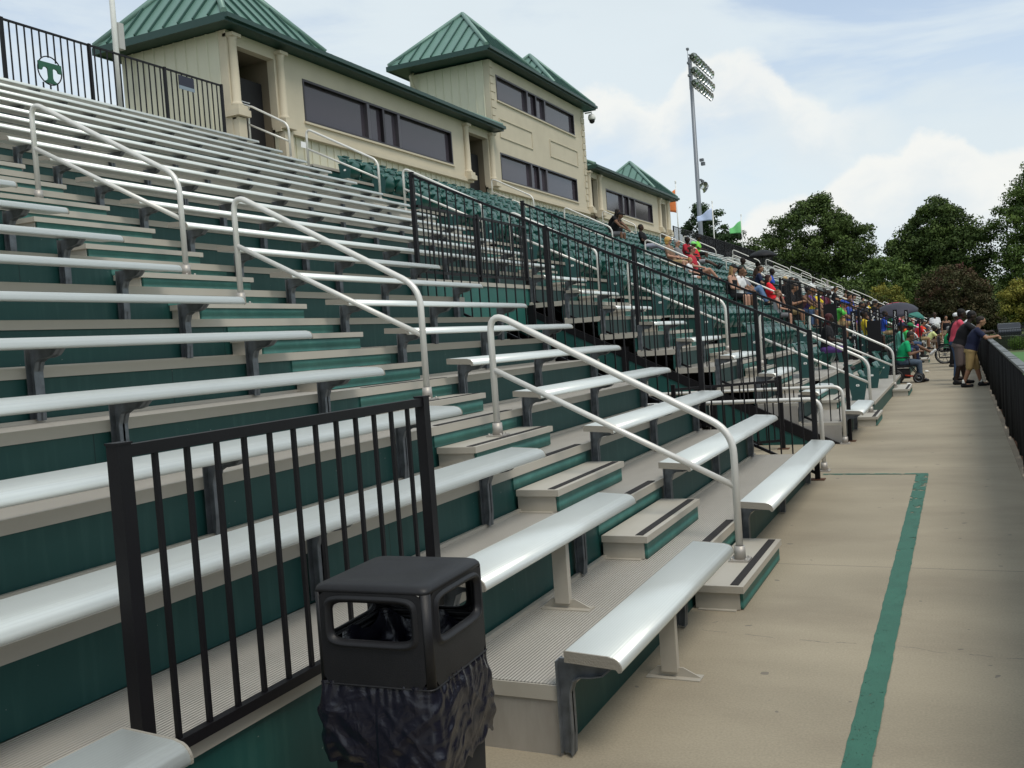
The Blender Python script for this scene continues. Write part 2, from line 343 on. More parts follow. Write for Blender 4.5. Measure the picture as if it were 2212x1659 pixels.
def deckrow(root, xn, depth, z, zlow, segs, backtrim=True):
    a = MB(); b = MB(); c = MB()
    for y0, y1 in segs:
        a.box(xn - depth - .012, xn - .012, y0, y1, z - .035, z)
        b.box(xn - .012, xn, y0, y1, z - .055, z + .003)
        if backtrim: b.box(xn - depth - .004, xn - depth + .022, y0, y1, z, z + .02)
        c.box(xn - .034, xn - .020, y0 + .004, y1 - .004, zlow, z - .035)
    a.build('tread', M_TREAD, root); b.build('nosing', M_TRIM, root); c.build('riser', M_GREEN, root)
VY0, VY1 = 10.55, 13.86
stand = empty('grandstand', (0, 0, 0), label='stepped aluminium bleacher deck with dark green risers, nearest part beside the walkway', cat='grandstand')
for k in range(1, 22):
    z = RZ * k; zl = RZ * (k - 1)
    if k == 1: segs = [(-6, 1.72), (3.50, VY0), (VY1, 17.25)]
    elif k <= 8: segs = [(-6, VY0), (VY1, 17.25)]
    else: segs = [(-6, 17.25)]
    if k == 2:
        deckrow(stand, NOSE(k), RT, z, zl, [(-6, 1.72), (3.50, VY0), (VY1, 17.25)])
        a = MB(); a.box(NOSE(2) - RT - .012, NOSE(2) - .012, 1.72, 3.50, z - .035, z); a.build('tread', M_TREAD, stand)
        a = MB(); a.box(NOSE(2) - .012, NOSE(2), 1.72, 3.50, z - .055, z + .003); a.build('nosing', M_TRIM, stand)
        a = MB(); a.box(NOSE(2) - .034, NOSE(2) - .020, 1.70, 3.52, 0, z - .035); a.build('riser', M_GREEN, stand)
    else: deckrow(stand, NOSE(k), RT if k < 21 else .92, z, zl, segs, k < 21)
    for ya, yb in ((5.62, 6.96), (16.0, 17.2)):
        stepbox(stand, -1.237 - RT * (k - 1), ya, yb, zl, zl + .15)
        g = MB(); g.box(NOSE(k) - .075, NOSE(k) - .02, ya + .1, yb - .05, z + .003, z + .006); g.build('deck_grip_strip', M_GRIP, stand)
        g = MB(); g.box(NOSE(k) - .020, NOSE(k) - .010, ya - .0, yb, zl + .151, z - .056); g.build('aisle_riser', M_GREEN2, stand)
# end plates that close the cut-out by the litter bin and the sides of the vomitory
e = MB(); e.box(NOSE(2) + .002, NOSE(1) - .004, 3.486, 3.499, .0, RZ - .036); e.build('end_plate', M_PLATE, stand)
e = MB(); e.box(NOSE(2) + .002, NOSE(1) + .004, 3.478, 3.486, RZ - .06, RZ + .002); e.build('end_plate', M_TRIM, stand)
e = MB(); e.box(NOSE(2) + .002, NOSE(1) - .004, 1.722, 1.735, 0, RZ - .036); e.build('end_plate', M_PLATE, stand)
for k in (1, 2):
    e = MB(); e.box(NOSE(k+1) - .03, NOSE(k) - .006, VY1 - .013, VY1 - .001, 0 if k == 1 else .02, RZ * k - .036); e.build('end_plate', M_PLATE, stand)
for k in range(1, 9):
    for yy, sg in ((VY0, 1), (VY1, -1)):
        e = MB(); e.box(NOSE(k+1), NOSE(k), min(yy, yy + sg * .012), max(yy, yy + sg * .012), RZ * k - .075, RZ * k + .001); e.build('deck_edge', M_TRIM, stand)
# sloping stringers, header panel and added black walls that keep the underside dark
for yy in (VY0 + .06, VY1 - .06):
    e = MB(); e.prism([(-1.9, 0), (-2.6, .0), (-6.9, 2.17), (-6.9, 2.52)], 'y', yy - .02, yy + .02); e.build('stringer', M_GREEN, stand)
    e = MB(); e.prism([(-1.56, 0), (-1.9, 0), (-6.5, 2.32), (-6.5, 2.42)], 'y', yy - .03, yy + .03); e.build('stringer_flange', M_BLACK, stand)
    for xx in (-3.3, -4.6, -6.1):
        e = MB(); e.box(xx - .05, xx + .05, yy - .05, yy + .05, 0, (-xx - 1.54) * .504); e.build('steel_column', M_BLACK, stand)
e = MB(); e.box(-6.20, -6.172, VY0, VY1, 1.95, RZ * 9 - .04); e.build('header_panel', M_GREEN2 if False else mat('green_header_paint', (.02, .12, .10), .5, 0, var=.1, vscale=2), stand)
e = MB(); e.box(-13.9, -13.8, -6, 82, 0, 6.0); e.build('rear_wall', M_DARK, stand)  # added wall: closes the open framework so no light leaks in from behind
e = MB(); e.box(-13.8, -1.6, -6.1, -6.0, 0, 5.9); 
e.v = [(x, y, z if z < 1 else max(.28, (-x - 1.54) * .504)) for x, y, z in e.v]; e.build('end_wall', M_GREEN, stand)
for yy in (17.24,):
    e = MB(); e.box(-13.8, -1.9, yy - .01, yy + .01, 0, 5.9); e.v = [(x, y, z if z < 1 else max(.02, (-x - 1.54) * .504 - .12)) for x, y, z in e.v]; e.build('void_backing', M_DARK, stand)  # added near-black sheet standing in for the unlit void below the decks

# far grandstand: chair rows then bench rows
CZ, CT = .4365, .865
CN = lambda j: -1.36 - CT * (j - 1)
CDZ = lambda j: .291 + CZ * (j - 1)
far = empty('grandstand', (0, 0, 0), label='stepped deck under the green folding seats and far benches below the press box', cat='grandstand')
V2 = (25.2, 28.4)
for j in range(1, 15):
    segs = [(17.26, 46.6)] if j > 3 else [(17.26, V2[0]), (V2[1], 46.6)]
    deckrow(far, CN(j), CT if j < 14 else 1.35, CDZ(j), CDZ(j) - CZ if j > 1 else 0, segs, False)
for k in range(1, 22):
    deckrow(far, NOSE(k), RT if k < 21 else .92, RZ * k, RZ * (k - 1), [(46.62, 82)], False)
AISLES_C = [(22.0, 23.6, 1, 4), (27.0, 28.2, 4, 14), (37.2, 38.6, 1, 14)]
for ya, yb, j0, j1 in AISLES_C:
    for j in range(j0, j1 + 1):
        stepbox(far, CN(j) + .33, ya, yb, CDZ(j) - (CZ if j > 1 else .291), CDZ(j) - (.218 if j > 1 else .14), .34)
for ya, yb in ((47.0, 48.2), (58.6, 59.8), (69.8, 71.0)):
    for k in range(1, 22, 1):
        stepbox(far, -1.237 - RT * (k - 1), ya, yb, RZ * (k - 1), RZ * (k - 1) + .15)
e = MB(); e.box(-13.8, -1.6, 81.99, 82.05, 0, 5.9); e.v = [(x, y, z if z < 1 else max(.02, (-x - 1.54) * .504)) for x, y, z in e.v]; e.build('end_wall', M_GREEN, far)
for yy in V2:
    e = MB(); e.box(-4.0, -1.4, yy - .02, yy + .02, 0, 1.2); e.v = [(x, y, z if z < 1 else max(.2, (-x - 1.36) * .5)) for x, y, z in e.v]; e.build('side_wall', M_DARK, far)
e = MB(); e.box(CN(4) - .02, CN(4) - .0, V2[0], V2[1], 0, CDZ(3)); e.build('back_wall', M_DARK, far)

# ---------------------------------------------------------------- benches
_mc = {}
def cached(key, fn):
    if key not in _mc: _mc[key] = fn()
    return _mc[key]
PROF = [(0, -.045), (0, -.003), (.003, 0), (.185, -.003)] + [(.240 - .045 + .045 * math.sin(R_(a)) * .98, -.006 - .043 + .043 * math.cos(R_(a))) for a in (0, 18, 36, 54, 72, 90)] + [(.238, -.058), (.225, -.062), (.215, -.05)]
PROF = [(x, z - .04 * x) for x, z in PROF]
def plank_mesh(Ln):
    def f():
        m = MB(); m.prism(PROF, 'y', .006, Ln - .006, True); me = m.mesh('seat_plank', M_ALU)
        return me
    return cached(('plank', round(Ln, 3)), f)
def cap_mesh():
    def f():
        m = MB(); m.prism([(x * 1.008 - .001, z * 1.02 + .0006) for x, z in PROF], 'y', -.002, .007); return m.mesh('end_cap', M_CAP)
    return cached('cap', f)
def bracket_mesh():
    def f():
        m = MB()
        poly = [(-.045, .012), (-.002, .012), (.004, .10), (.004, .27), (.022, .318), (.055, .335), (.105, .338), (.150, .348), (.185, .378), (.196, .40), (-.045, .405)]
        m.prism(poly, 'y', -.006, .006)
        out = [(-.002, .012), (.004, .10), (.004, .27), (.022, .318), (.055, .335), (.105, .338), (.150, .348), (.185, .378), (.196, .400)]
        for (a, b), (c, d) in zip(out, out[1:]):
            q = [(a, -.028, b), (a, .028, b), (c, .028, d), (c, -.028, d)]; q2 = [(x - .006, y, z + .004) for x, y, z in q]
            m.add(q + q2, [(0, 1, 2, 3), (7, 6, 5, 4), (0, 4, 5, 1), (2, 6, 7, 3), (1, 5, 6, 2), (0, 3, 7, 4)])
        m.box(-.05, -.044, -.035, .035, .02, .40)
        m.lathe([(.001, .0), (.012, .0), (.012, .008), (.001, .008)], (-.02, 0, .012), 8)
        return m.mesh('bracket', M_GALV)
    return cached('bracket', f)
def leg_mesh():
    def f():
        m = MB(); m.box(.085, .165, -.022, .022, .03, .400); m.prism([(.01, .0), (.28, .0), (.28, .006), (.19, .05), (.06, .05), (.01, .006)], 'y', -.004, .004)
        m.box(.01, .28, -.045, .045, .0, .006); m.prism([(.04, .39), (.21, .39), (.165, .34), (.085, .34)], 'y', -.026, .026)
        return m.mesh('leg', M_TRIM)
    return cached('leg', f)
def bench(k, y0, y1, label, group, bys, legs=()):
    t = empty('bleacher_bench', (XB(k), y0, RZ * (k - 1)), label=label, cat='bench', group=group)
    link('seat_plank', plank_mesh(y1 - y0), t, (0, 0, .45))
    link('end_cap', cap_mesh(), t, (0, 0, .45)); link('end_cap', cap_mesh(), t, (0, y1 - y0 - .005, .45))
    for b in bys: link('bracket', bracket_mesh(), t, (0, b - y0, 0))
    for b in legs: link('leg', leg_mesh(), t, (0, b - y0, 0))
    return t
G1 = 'aluminium benches on the near bleacher rows'
for k in range(1, 22):
    rk = ORD[k] + ' row up'
    off = .0 if k % 2 else .0
    if k == 1:
        bench(k, -4, 1.66, 'front row aluminium bench on the camera side of the litter bin', G1, (-2, 0, 1.4))
        bench(k, 3.45, 5.50, 'short front row aluminium bench right behind the litter bin, rounded nose facing the walkway', G1, (3.50, 5.25), (4.47,))
    elif k == 2:
        bench(k, -4, 1.79, 'aluminium bench in the bottom left corner of the photo, ending at the black guard rail', G1, (-2, 0, 1.5))
        bench(k, 3.46, 5.50, 'second row aluminium bench starting beside the lid of the litter bin', G1, (3.62, 5.2), (4.54,))
    else:
        bench(k, -4, 5.50, f'long aluminium bench left of the nearest aisle stairs, {rk} from the walkway', G1, [y for y in (-3.6, -1.9, -.1, 1.7, 3.45, 5.15)])
    if k <= 9:
        bench(k, 6.80, 10.53, f'aluminium bench between the nearest stairs and the black vomitory fence, {rk}', G1, (7.1, 8.7, 10.3))
        bench(k, 13.87, 15.74, f'short aluminium bench beyond the vomitory opening, {rk}', G1, (13.95, 15.45))
    else:
        bench(k, 6.80, 15.74, f'aluminium bench running above the vomitory opening, {rk}', G1, (7.1, 8.9, 10.6, 12.2, 13.9, 15.4))
G2 = 'aluminium benches at the far end of the grandstand'
for bi, (ya, yb) in enumerate(((48.3, 58.4), (60.0, 69.6), (71.2, 81.4))):
    for k in range(1, 22):
        t = empty('bleacher_bench', (XB(k), ya, RZ * (k - 1)), label=f'distant aluminium bench, {ORD[k]} row up in the {["first", "second", "last"][bi]} block beyond the green seats', cat='bench', group=G2)
        link('seat_plank', plank_mesh(yb - ya), t, (0, 0, .45))
        for b in (.5, 4.5, 8.6): link('bracket', bracket_mesh(), t, (0, b, 0))

# ---------------------------------------------------------------- handrails
def flange_mesh():
    def f():
        m = MB(); m.box(-.065, .065, -.065, .065, 0, .012)
        m.lathe([(.027, .012), (.040, .012), (.036, .10), (.027, .10)], (0, 0, 0), 14)
        for sx in (-.048, .048):
            for sy in (-.048, .048): m.lathe([(.001, .026), (.009, .024), (.009, .012)], (sx, sy, 0), 6)
        return m.mesh('base_flange', M_PLATE)
    return cached('flange', f)
def handrail(y, xl, zl, xu, zu, label, group):
    t = empty('handrail', (xl, y, zl), label=label, cat='handrail', group=group)
    T = lambda x: .315 - .504 * x; Mi = lambda x: -.055 - .504 * x
    m = MB(); m.tube([Vector(p) - Vector((xl, y, zl)) for p in fillet([(xl, y, zl), (xl, y, T(xl)), (xu, y, T(xu) + .06), (xu, y, zu)], .16, 7)], .0245, 12); m.build('rail_tube', M_RAIL, t)
    m = MB(); m.tube([(0, 0, Mi(xl) - zl), (xu - xl, 0, Mi(xu) - zl)], .0215, 10); m.build('mid_rail', M_RAIL, t)
    m.v = []
    link('base_flange', flange_mesh(), t, (0, 0, 0)); link('base_flange', flange_mesh(), t, (xu - xl, 0, zu - zl))
SBX = lambda k: -1.39 - RT * (k - 1)
SBZ = lambda k: .15 + RZ * (k - 1)
for n in range(1, 6):
    kl, ku = 4 * n - 3, 4 * n
    pos = ['lowest', 'second', 'third', 'fourth', 'topmost'][n-1]
    handrail(6.28, SBX(kl), SBZ(kl), SBX(ku), SBZ(ku), f'silver tube handrail in the nearest aisle, {pos} of its line', 'handrails in the nearest aisle')
    handrail(16.75, SBX(kl), SBZ(kl), SBX(ku), SBZ(ku), f'silver tube handrail in the aisle beyond the vomitory, {["lowest", "second", "third", "fourth", "fifth"][n-1]} of its line', 'handrails in the second aisle')
handrail(16.75, SBX(20) - .45, SBZ(21), SBX(22) - .35, RZ * 21, 'silver tube handrail at the door of the press box, left end of the green seats', 'handrails in the second aisle')
def hr_c(y, pairs, name, grp):
    for i, (xl, xu) in enumerate(pairs):
        handrail(y, xl, -.505 * xl - .52, xu, -.505 * xu - .52, f'silver tube handrail {name}, {ORD[i+1]} from the bottom', grp)
hr_c(22.7, [(-1.36, -3.1)], 'beside the front row of green seats', 'handrails among the green seats')
hr_c(27.4, [(-4.15, -5.8), (-6.7, -8.3), (-9.3, -10.8), (-11.8, -13.2)], 'in the middle of the green seats', 'handrails among the green seats')
hr_c(37.8, [(-1.4, -2.9), (-4.2, -5.8), (-6.7, -8.2), (-9.3, -10.8), (-11.8, -13.2)], 'toward the far end of the green seats', 'handrails among the green seats')
for yi, yy in enumerate((47.6, 59.2, 70.4, 81.5)):
    hr_c(yy, [(-1.4, -3.1), (-3.7, -5.4), (-6.1, -7.7), (-8.4, -10.0), (-10.8, -12.4)], ['where the green seats end', 'in the first aisle of the far benches', 'in the second aisle of the far benches', 'at the end of the grandstand'][yi], 'handrails among the far benches')
# ramp rails inside the vomitory
def ramp_rail(y, x0, x1, h, label):
    t = empty('ramp_rail', (x0, y, 0), label=label, cat='handrail', group='ramp rails in the vomitory')
    m = MB(); m.tube(fillet([(0, 0, 0), (0, 0, h), (x1 - x0, 0, h), (x1 - x0, 0, .0)], .14, 7), .0245, 12); m.build('rail_tube', M_RAIL, t)
    m = MB()
    for q in (.45, .9): m.tube([((x1 - x0) * q, 0, 0), ((x1 - x0) * q, 0, h)], .02, 8)
    m.build('rail_post', M_RAIL, t)
    link('base_flange', flange_mesh(), t, (0, 0, 0))
ramp_rail(11.25, -1.47, -5.6, .83, 'silver ramp rail on the near side of the vomitory')
ramp_rail(14.02 - .25, -1.50, -5.6, .80, 'silver ramp rail on the far side of the vomitory')

# ---------------------------------------------------------------- black fences
def fence(label, a, b, zt, zb, posts, spacing=.117, post=.052, post_up=.02, rail=.034, group='black picket fences', base=True, hole=None, picket=.0145):
    """a,b (x,y); zt/zb (start,end) heights of top and bottom rail; posts: list of (t, z_top or None, z_bottom)"""
    t = empty('picket_fence', (a[0], a[1], zb[0]), label=label, cat='fence', group=group)
    O = Vector((a[0], a[1], zb[0])); A = Vector((a[0], a[1], 0)); B = Vector((b[0], b[1], 0)); D = B - A; Ln = D.length; d = D / Ln; s = Vector((-d.y, d.x, 0))
    def pt(u, z): p = A + D * u; return Vector((p.x, p.y, z)) - O
    def bar(u0, z0, u1, z1, w, h, mb):
        p, q = pt(u0, z0), pt(u1, z1); vs = []
        for c in (p, q):
            for sx in (-1, 1):
                for sz in (-1, 1): vs.append(c + s * (sx * w / 2) + Vector((0, 0, sz * h / 2)))
        mb.add(vs, [(0, 1, 3, 2), (4, 6, 7, 5), (0, 4, 5, 1), (2, 3, 7, 6), (0, 2, 6, 4), (1, 5, 7, 3)])
    L_ = lambda pr, u: pr[0] + (pr[1] - pr[0]) * u
    m = MB(); bar(0, zt[0], 1, zt[1], .032, rail, m); m.build('top_rail', M_BLACK, t)
    m = MB(); bar(0, zb[0], 1, zb[1], .032, rail, m); m.build('bottom_rail', M_BLACK, t)
    m = MB(); n = int(Ln / spacing)
    for i in range(1, n):
        u = i / n; c = pt(u, 0); h = picket / 2; z0 = L_(zb, u) - zb[0]; z1 = L_(zt, u) - zb[0]
        spans = [(z0, z1)]
        if hole:
            dy = (A + D * u).y - hole[0]
            if abs(dy) < hole[2]: q = math.sqrt(hole[2]**2 - dy**2); spans = [(z0, hole[1] - q - zb[0]), (hole[1] + q - zb[0], z1)]
        for z0, z1 in spans:
            vs = [(c.x + d.x * sx * h + s.x * sy * h, c.y + d.y * sx * h + s.y * sy * h, zz) for sx in (-1, 1) for sy in (-1, 1) for zz in (z0, z1)]
            m.add(vs, [(0, 1, 3, 2), (4, 6, 7, 5), (0, 4, 5, 1), (2, 3, 7, 6)])
    m.build('picket_panel', M_BLACK, t)
    for u, z1, z0 in posts:
        m = MB(); c = pt(u, 0); h = post / 2; zz1 = (L_(zt, u) + post_up if z1 is None else z1) - zb[0]; zz0 = (L_(zb, u) - .05 if z0 is None else z0) - zb[0]
        m.box(c.x - h, c.x + h, c.y - h, c.y + h, zz0, zz1); m.box(c.x - h - .003, c.x + h + .003, c.y - h - .003, c.y + h + .003, zz1, zz1 + .006)
        o = m.build('post', M_BLACK, t)
        if z0 is not None and z0 < .02:
            m = MB(); m.box(c.x - .075, c.x + .075, c.y - .06, c.y + .06, zz0 + .001, zz0 + .012); m.build('base_plate', M_RUST, o)
    return t
fence('black guard rail on the edge of the second row behind the litter bin', (-2.10, 1.885), (-2.10, 3.515), (1.47, 1.47), (.60, .60), [(0, 1.49, .585), (1, 1.49, .585)], spacing=.125, post=.046, picket=.0145)
ZT = lambda x: .88 - .492 * x
def side_fence(y, x0, x1, label, ps, grp='black fences around the vomitory'):
    fence(label, (x0, y), (x1, y), (ZT(x0), ZT(x1)), (ZT(x0) - 1.53, max(.06, ZT(x1) - 1.53)), ps, group=grp, spacing=.122)
side_fence(10.62, -6.25, -1.46, 'black sloping picket fence along the near side of the vomitory', [(0, ZT(-6.25)+.03, None), ((6.25-4.45)/4.79, None, None), ((6.25-2.66)/4.79, None, None), (1, None, 0)])
side_fence(14.05, -6.25, -1.46, 'black sloping picket fence along the far side of the vomitory', [(0, ZT(-6.25)+.03, None), ((6.25-4.45)/4.79, None, None), ((6.25-2.66)/4.79, None, None), (1, None, 0)])
fence('black level picket fence over the head of the vomitory', (-6.22, 10.66), (-6.22, 14.01), (3.56, 3.56), (2.72, 2.72), [(.5, 3.6, 2.35)], group='black fences around the vomitory')
fence('low black gate fence across the inside of the vomitory', (-2.26, 13.32), (-3.5, 12.4), (.94, .94), (.12, .12), [(0, 1.0, 0), (1, 1.0, 0)], group='black fences around the vomitory')
# fence along the back of the bleachers
fence('tall black picket fence behind the top row, left of the press box', (-13.9, 1.0), (-13.9, 16.0), (7.58, 7.62), (6.35, 6.35), [(0, None, 6.0), ((10.86-1)/15, None, 6.0), ((12.6-1)/15, None, 6.0), ((14.4-1)/15, None, 6.0), (1, None, 6.0)], spacing=.142, group='black fences behind the top row', picket=.02, hole=(11.69, 6.94, .238))
fence('long black picket fence behind the far benches, right of the press box', (-13.95, 51.5), (-13.95, 82), (7.6, 7.6), (6.3, 6.3), [(i / 12, None, 6.0) for i in range(13)], spacing=.16, group='black fences behind the top row', picket=.02)
fence('black end fence stepping down the far end of the grandstand', (-13.9, 82.1), (-1.5, 82.1), (7.6, 1.5), (6.2, .2), [(i / 7, None, None) for i in range(8)], spacing=.16, picket=.02)
# windscreen on part of that fence
m = MB(); m.box(-13.99, -13.975, 56.6, 74.5, 6.32, 7.58); wm = mat('translucent_black_mesh', (.02, .025, .03), .9); wm.node_tree.nodes['Principled BSDF'].inputs['Alpha'].default_value = .72
m.build('windscreen', wm, label='black mesh windscreen tied to the fence behind the far benches', cat='windscreen')
# fences around the accessible platform and section signs
def gate_text(txt, size, parent, loc, rot, m):
    c = bpy.data.curves.new('lettering', 'FONT'); c.body = txt; c.size = size; c.align_x = 'CENTER'; c.extrude = .001; c.space_line = .82
    o = bpy.data.objects.new('tmp', c); COL.objects.link(o); dg = bpy.context.evaluated_depsgraph_get(); dg.update()
    me = bpy.data.meshes.new_from_object(o.evaluated_get(dg)); bpy.data.objects.remove(o)
    me.materials.clear(); me.materials.append(m)
    return link('lettering', me, parent, loc, rot)
M_LET = mat('white_lettering', (.8, .8, .8), .6)
def plat_fence(y, x0, x1, label):
    fence(label, (x0, y), (x1, y), (ZT(x0), max(1.15, ZT(x1))), (max(.1, ZT(x0) - 1.3), .1), [(0, None, None), (.35, None, None), (.7, None, None), (1, None, 0)], group='black fences further along the walkway', spacing=.13)
plat_fence(25.1, -4.1, -1.46, 'black fence on the near side of the wheelchair platform')
plat_fence(28.5, -4.1, -1.46, 'black fence on the far side of the wheelchair platform')
plat_fence(42.0, -4.1, -1.46, 'black fence beside the distant front rows')
fence('black level fence behind the wheelchair platform', (-4.05, 25.2), (-4.05, 28.4), (2.9, 2.9), (1.65, 1.65), [(.33, None, 1.3), (.66, None, 1.3)], group='black fences further along the walkway')
for i, (x, y, zt_) in enumerate(((-2.35, 24.9, 1.93), (-2.12, 29.6, 2.0), (-1.78, 31.8, 1.95), (-1.68, 36.5, 1.95))):
    t = empty('section_sign', (x, y, .2), label=f'narrow black upright sign with white SECTION 101 lettering, {ORD[i+1]} from the camera', cat='sign', group='section signs on the fences')
    m = MB(); m.box(-.02, .02, -.07, .07, 0, zt_ - .2); m.box(-.06, .06, -.085, -.07, .45, zt_ - .2); m.build('sign_board', M_BLACK, t)
    gate_text('S\nE\nC\nT\nI\nO\nN\n\n1\n0\n1', .10, t, (0, -.088, zt_ - .32), (R_(90), 0, 0), M_LET)
for i, (x, y) in enumerate(((-2.9, 24.95), (-1.9, 24.95))):
    m = MB(); m.box(x - .16, x + .16, y - .02, y + .02, .3, ZT(x) - .15); m.build('black_panel', M_BLACK, label=f'solid black panel on the platform fence, {["upper one", "lower one, nearest the walkway"][i]}', cat='panel', group='solid black panels')
# field side fence with windscreen
t = empty('field_fence', (.6, -3, 0), label='waist-high fence with black windscreen and grey cap between walkway and field', cat='fence')
m = MB(); ny = 1400; vs = []
rr = random.Random(3); ph = [rr.uniform(0, 6) for _ in range(5)]
for i in range(ny + 1):
    y = 66 * i / ny; w = .016 * math.sin(y * 4.3 + ph[0]) + .013 * math.sin(y * 9.7 + ph[1]) + .008 * math.sin(y * 23 + ph[2]) + .012 * math.sin(y * 1.7)
    vs += [(w * .4 - .03, y, 1.03), (w - .03, y, .5), (w * 1.1 - .03, y, .04)]
m.add(vs, [(3*i+j, 3*i+j+1, 3*i+j+4, 3*i+j+3) for i in range(ny) for j in range(2)], True); o = m.build('windscreen', M_FABRIC, t)
sm_ = o.modifiers.new('thick', 'SOLIDIFY'); sm_.thickness = .004
m = MB()
for i in range(28):
    y0 = i * 2.4; m.box(-.048, .052, y0 + .003, y0 + 2.397, 1.045, 1.072)
    for q in (.3, 2.1): m.box(-.052, .056, y0 + q - .012, y0 + q + .012, 1.072, 1.079)
m.build('cap_rail', mat('weathered_grey_cap', (.13, .14, .14), .6, .2, var=.2, vscale=3), t)
for i in range(28):
    m = MB(); m.tube([(.03, i * 2.4, -.3), (.03, i * 2.4, 1.045)], .03, 8); m.build('post', M_BLACK, t)
m = MB(); m.tube([(-.028, 0, .03), (-.028, 66, .03)], .015, 6); m.build('bottom_wire', M_RUST, t)

# ---------------------------------------------------------------- green folding seats
def seat_meshes():
    # back: upright slightly reclined shell with a grip slot rim, folded seat pan hanging in front
    b = MB(); W2 = .222
    nx, nz = 8, 6; P = []; 
    for side in (0, 1):
        for i in range(nz + 1):
            v = i / nz; z = .34 + .46 * v; x = -.12 - .13 * v + .012 * math.sin(v * 3.1)
            for j in range(nx + 1):
                u = j / nx * 2 - 1; wdt = W2 * (1 - .10 * v * v); P.append((x + .035 * u * u * (1 if v < .99 else .7) - side * .03, u * wdt, z + (.02 * (1 - u*u) if i == nz else 0)))
    s = (nx + 1); h = (nz + 1) * s; F = []
    for i in range(nz):
        for j in range(nx):
            a = i * s + j; F += [(a, a + 1, a + s + 1, a + s), (h + a, h + a + s, h + a + s + 1, h + a + 1)]
    for j in range(nx): F += [(j, h + j, h + j + 1, j + 1), (nz*s + j, nz*s + j + 1, h + nz*s + j + 1, h + nz*s + j)]
    for i in range(nz): F += [(i*s, (i+1)*s, h + (i+1)*s, h + i*s), (i*s + nx, h + i*s + nx, h + (i+1)*s + nx, (i+1)*s + nx)]
    b.add(P, F, True)
    b.box(-.20, -.13, -.10, .10, .765, .80)
    b.v = [(x, y, z * .78) for x, y, z in b.v]; back = b.mesh('backrest', M_CHAIR)
    p = MB(); P = []; F = []
    for side in (0, 1):
        for i in range(7):
            v = i / 6; z = .20 + .42 * v; x = .02 + .10 * math.sin(v * math.pi * .9) - .03 * v
            for j in range(9):
                u = j / 8 * 2 - 1; P.append((x * (1 - .35 * u * u) - side * .045, u * .215 * (1 - .12 * (1 - v) ** 2), z + .035 * (1 - u * u) * (1 if i == 6 else 0) - .03 * (1 - u*u) * (1 if i == 0 else 0)))
    s = 9; h = 63
    for i in range(6):
        for j in range(8):
            a = i * s + j; F += [(a, a + 1, a + s + 1, a + s), (h + a, h + a + s, h + a + s + 1, h + a + 1)]
    for j in range(8): F += [(j, h + j, h + j + 1, j + 1), (54 + j, 55 + j, h + 55 + j, h + 54 + j)]
    for i in range(6): F += [(i*s, (i+1)*s, h + (i+1)*s, h + i*s), (i*s + 8, h + i*s + 8, h + (i+1)*s + 8, (i+1)*s + 8)]
    p.add(P, F, True); p.v = [(x, y, z * .80) for x, y, z in p.v]; pan = p.mesh('seat_pan', M_CHAIR)
    a = MB()
    for yy in (-.245,):
        a.prism([(-.14, .0), (-.02, .0), (.0, .30), (.15, .47), (.16, .50), (-.18, .50), (-.20, .47), (-.14, .25)], 'y', yy - .012, yy + .012)
        a.box(-.20, .18, yy - .028, yy + .028, .50, .525)
    a.v = [(x, y, z * .80) for x, y, z in a.v]; arm = a.mesh('armrest_standard', M_CHAIR)
    e = MB(); e.prism([(-.13, .0), (.07, .0), (.115, .30), (.12, .50), (-.17, .52), (-.19, .47)], 'y', -.272, -.258); e.v = [(x, y, z * .82) for x, y, z in e.v]; ep = e.mesh('end_panel', M_CHAIRP)
    l = MB(); l.prism([(-.05, .245), (-.005, .245), (.003, .265), (-.005, .285), (-.05, .285), (-.058, .265)], 'y', -.277, -.2725); lp = l.mesh('row_plate', M_WHITE)
    return back, pan, arm, ep, lp
BACK, PAN, ARM, ENDP, ROWP = seat_meshes()
LET = 'ABCDEFGHJKLMNP'
letter_mesh = {}
slots = []   # (distance, j, y, is_end, block idx, index)
blocks_c = [(17.62, 26.8), (28.35, 37.0), (38.8, 46.4)]
low_blocks = [(17.62, 21.9), (23.8, 25.0), (28.7, 37.0), (38.8, 46.4)]
for j in range(1, 14):
    for bi, (ya, yb) in enumerate(low_blocks if j <= 3 else blocks_c):
        n = int((yb - ya) / .505)
        for i in range(n):
            y = ya + .27 + i * .505
            if (j == 1 and bi == 0 and 1 <= i <= 5) or (j == 2 and bi == 0 and 3 <= i <= 5): continue
            dist = math.hypot(CN(j), y)
            slots.append((dist, j, y, i == 0 or (j == 1 and bi == 0 and i == 6), bi, i))
slots.sort()
SEATP = []
def seat_at(j, y, end, bi, i, lab):
    t = empty('folding_seat', (CN(j) - .27, y, CDZ(j)), label=lab, cat='stadium seat', group='green folding stadium seats')
    link('backrest', BACK, t); link('seat_pan', PAN, t); link('armrest_standard', ARM, t)
    if end:
        e = link('end_panel', ENDP, t); pl = link('row_plate', ROWP, e)
        if bi == 0 and j <= 8:
            if j not in letter_mesh:
                o = gate_text(LET[j-1], .036, pl, (-.027, -.2785, .252), (R_(90), 0, 0), M_BLACK); letter_mesh[j] = o.data
occupied = []
rest = []
TOPN = 300
for q, (dist, j, y, end, bi, i) in enumerate(slots):
    if q < TOPN:
        blk = ('beyond the second aisle', 'past the third aisle', 'past the wheelchair platform', 'past the fourth aisle')[bi] if j <= 3 else ('beyond the second aisle', 'past the third aisle', 'past the fourth aisle')[bi]
        seat_at(j, y, end, bi, i, f'folded green plastic seat in row {LET[j-1]}, {ORD[i+1]} seat {blk}')
    else: rest.append((j, y))
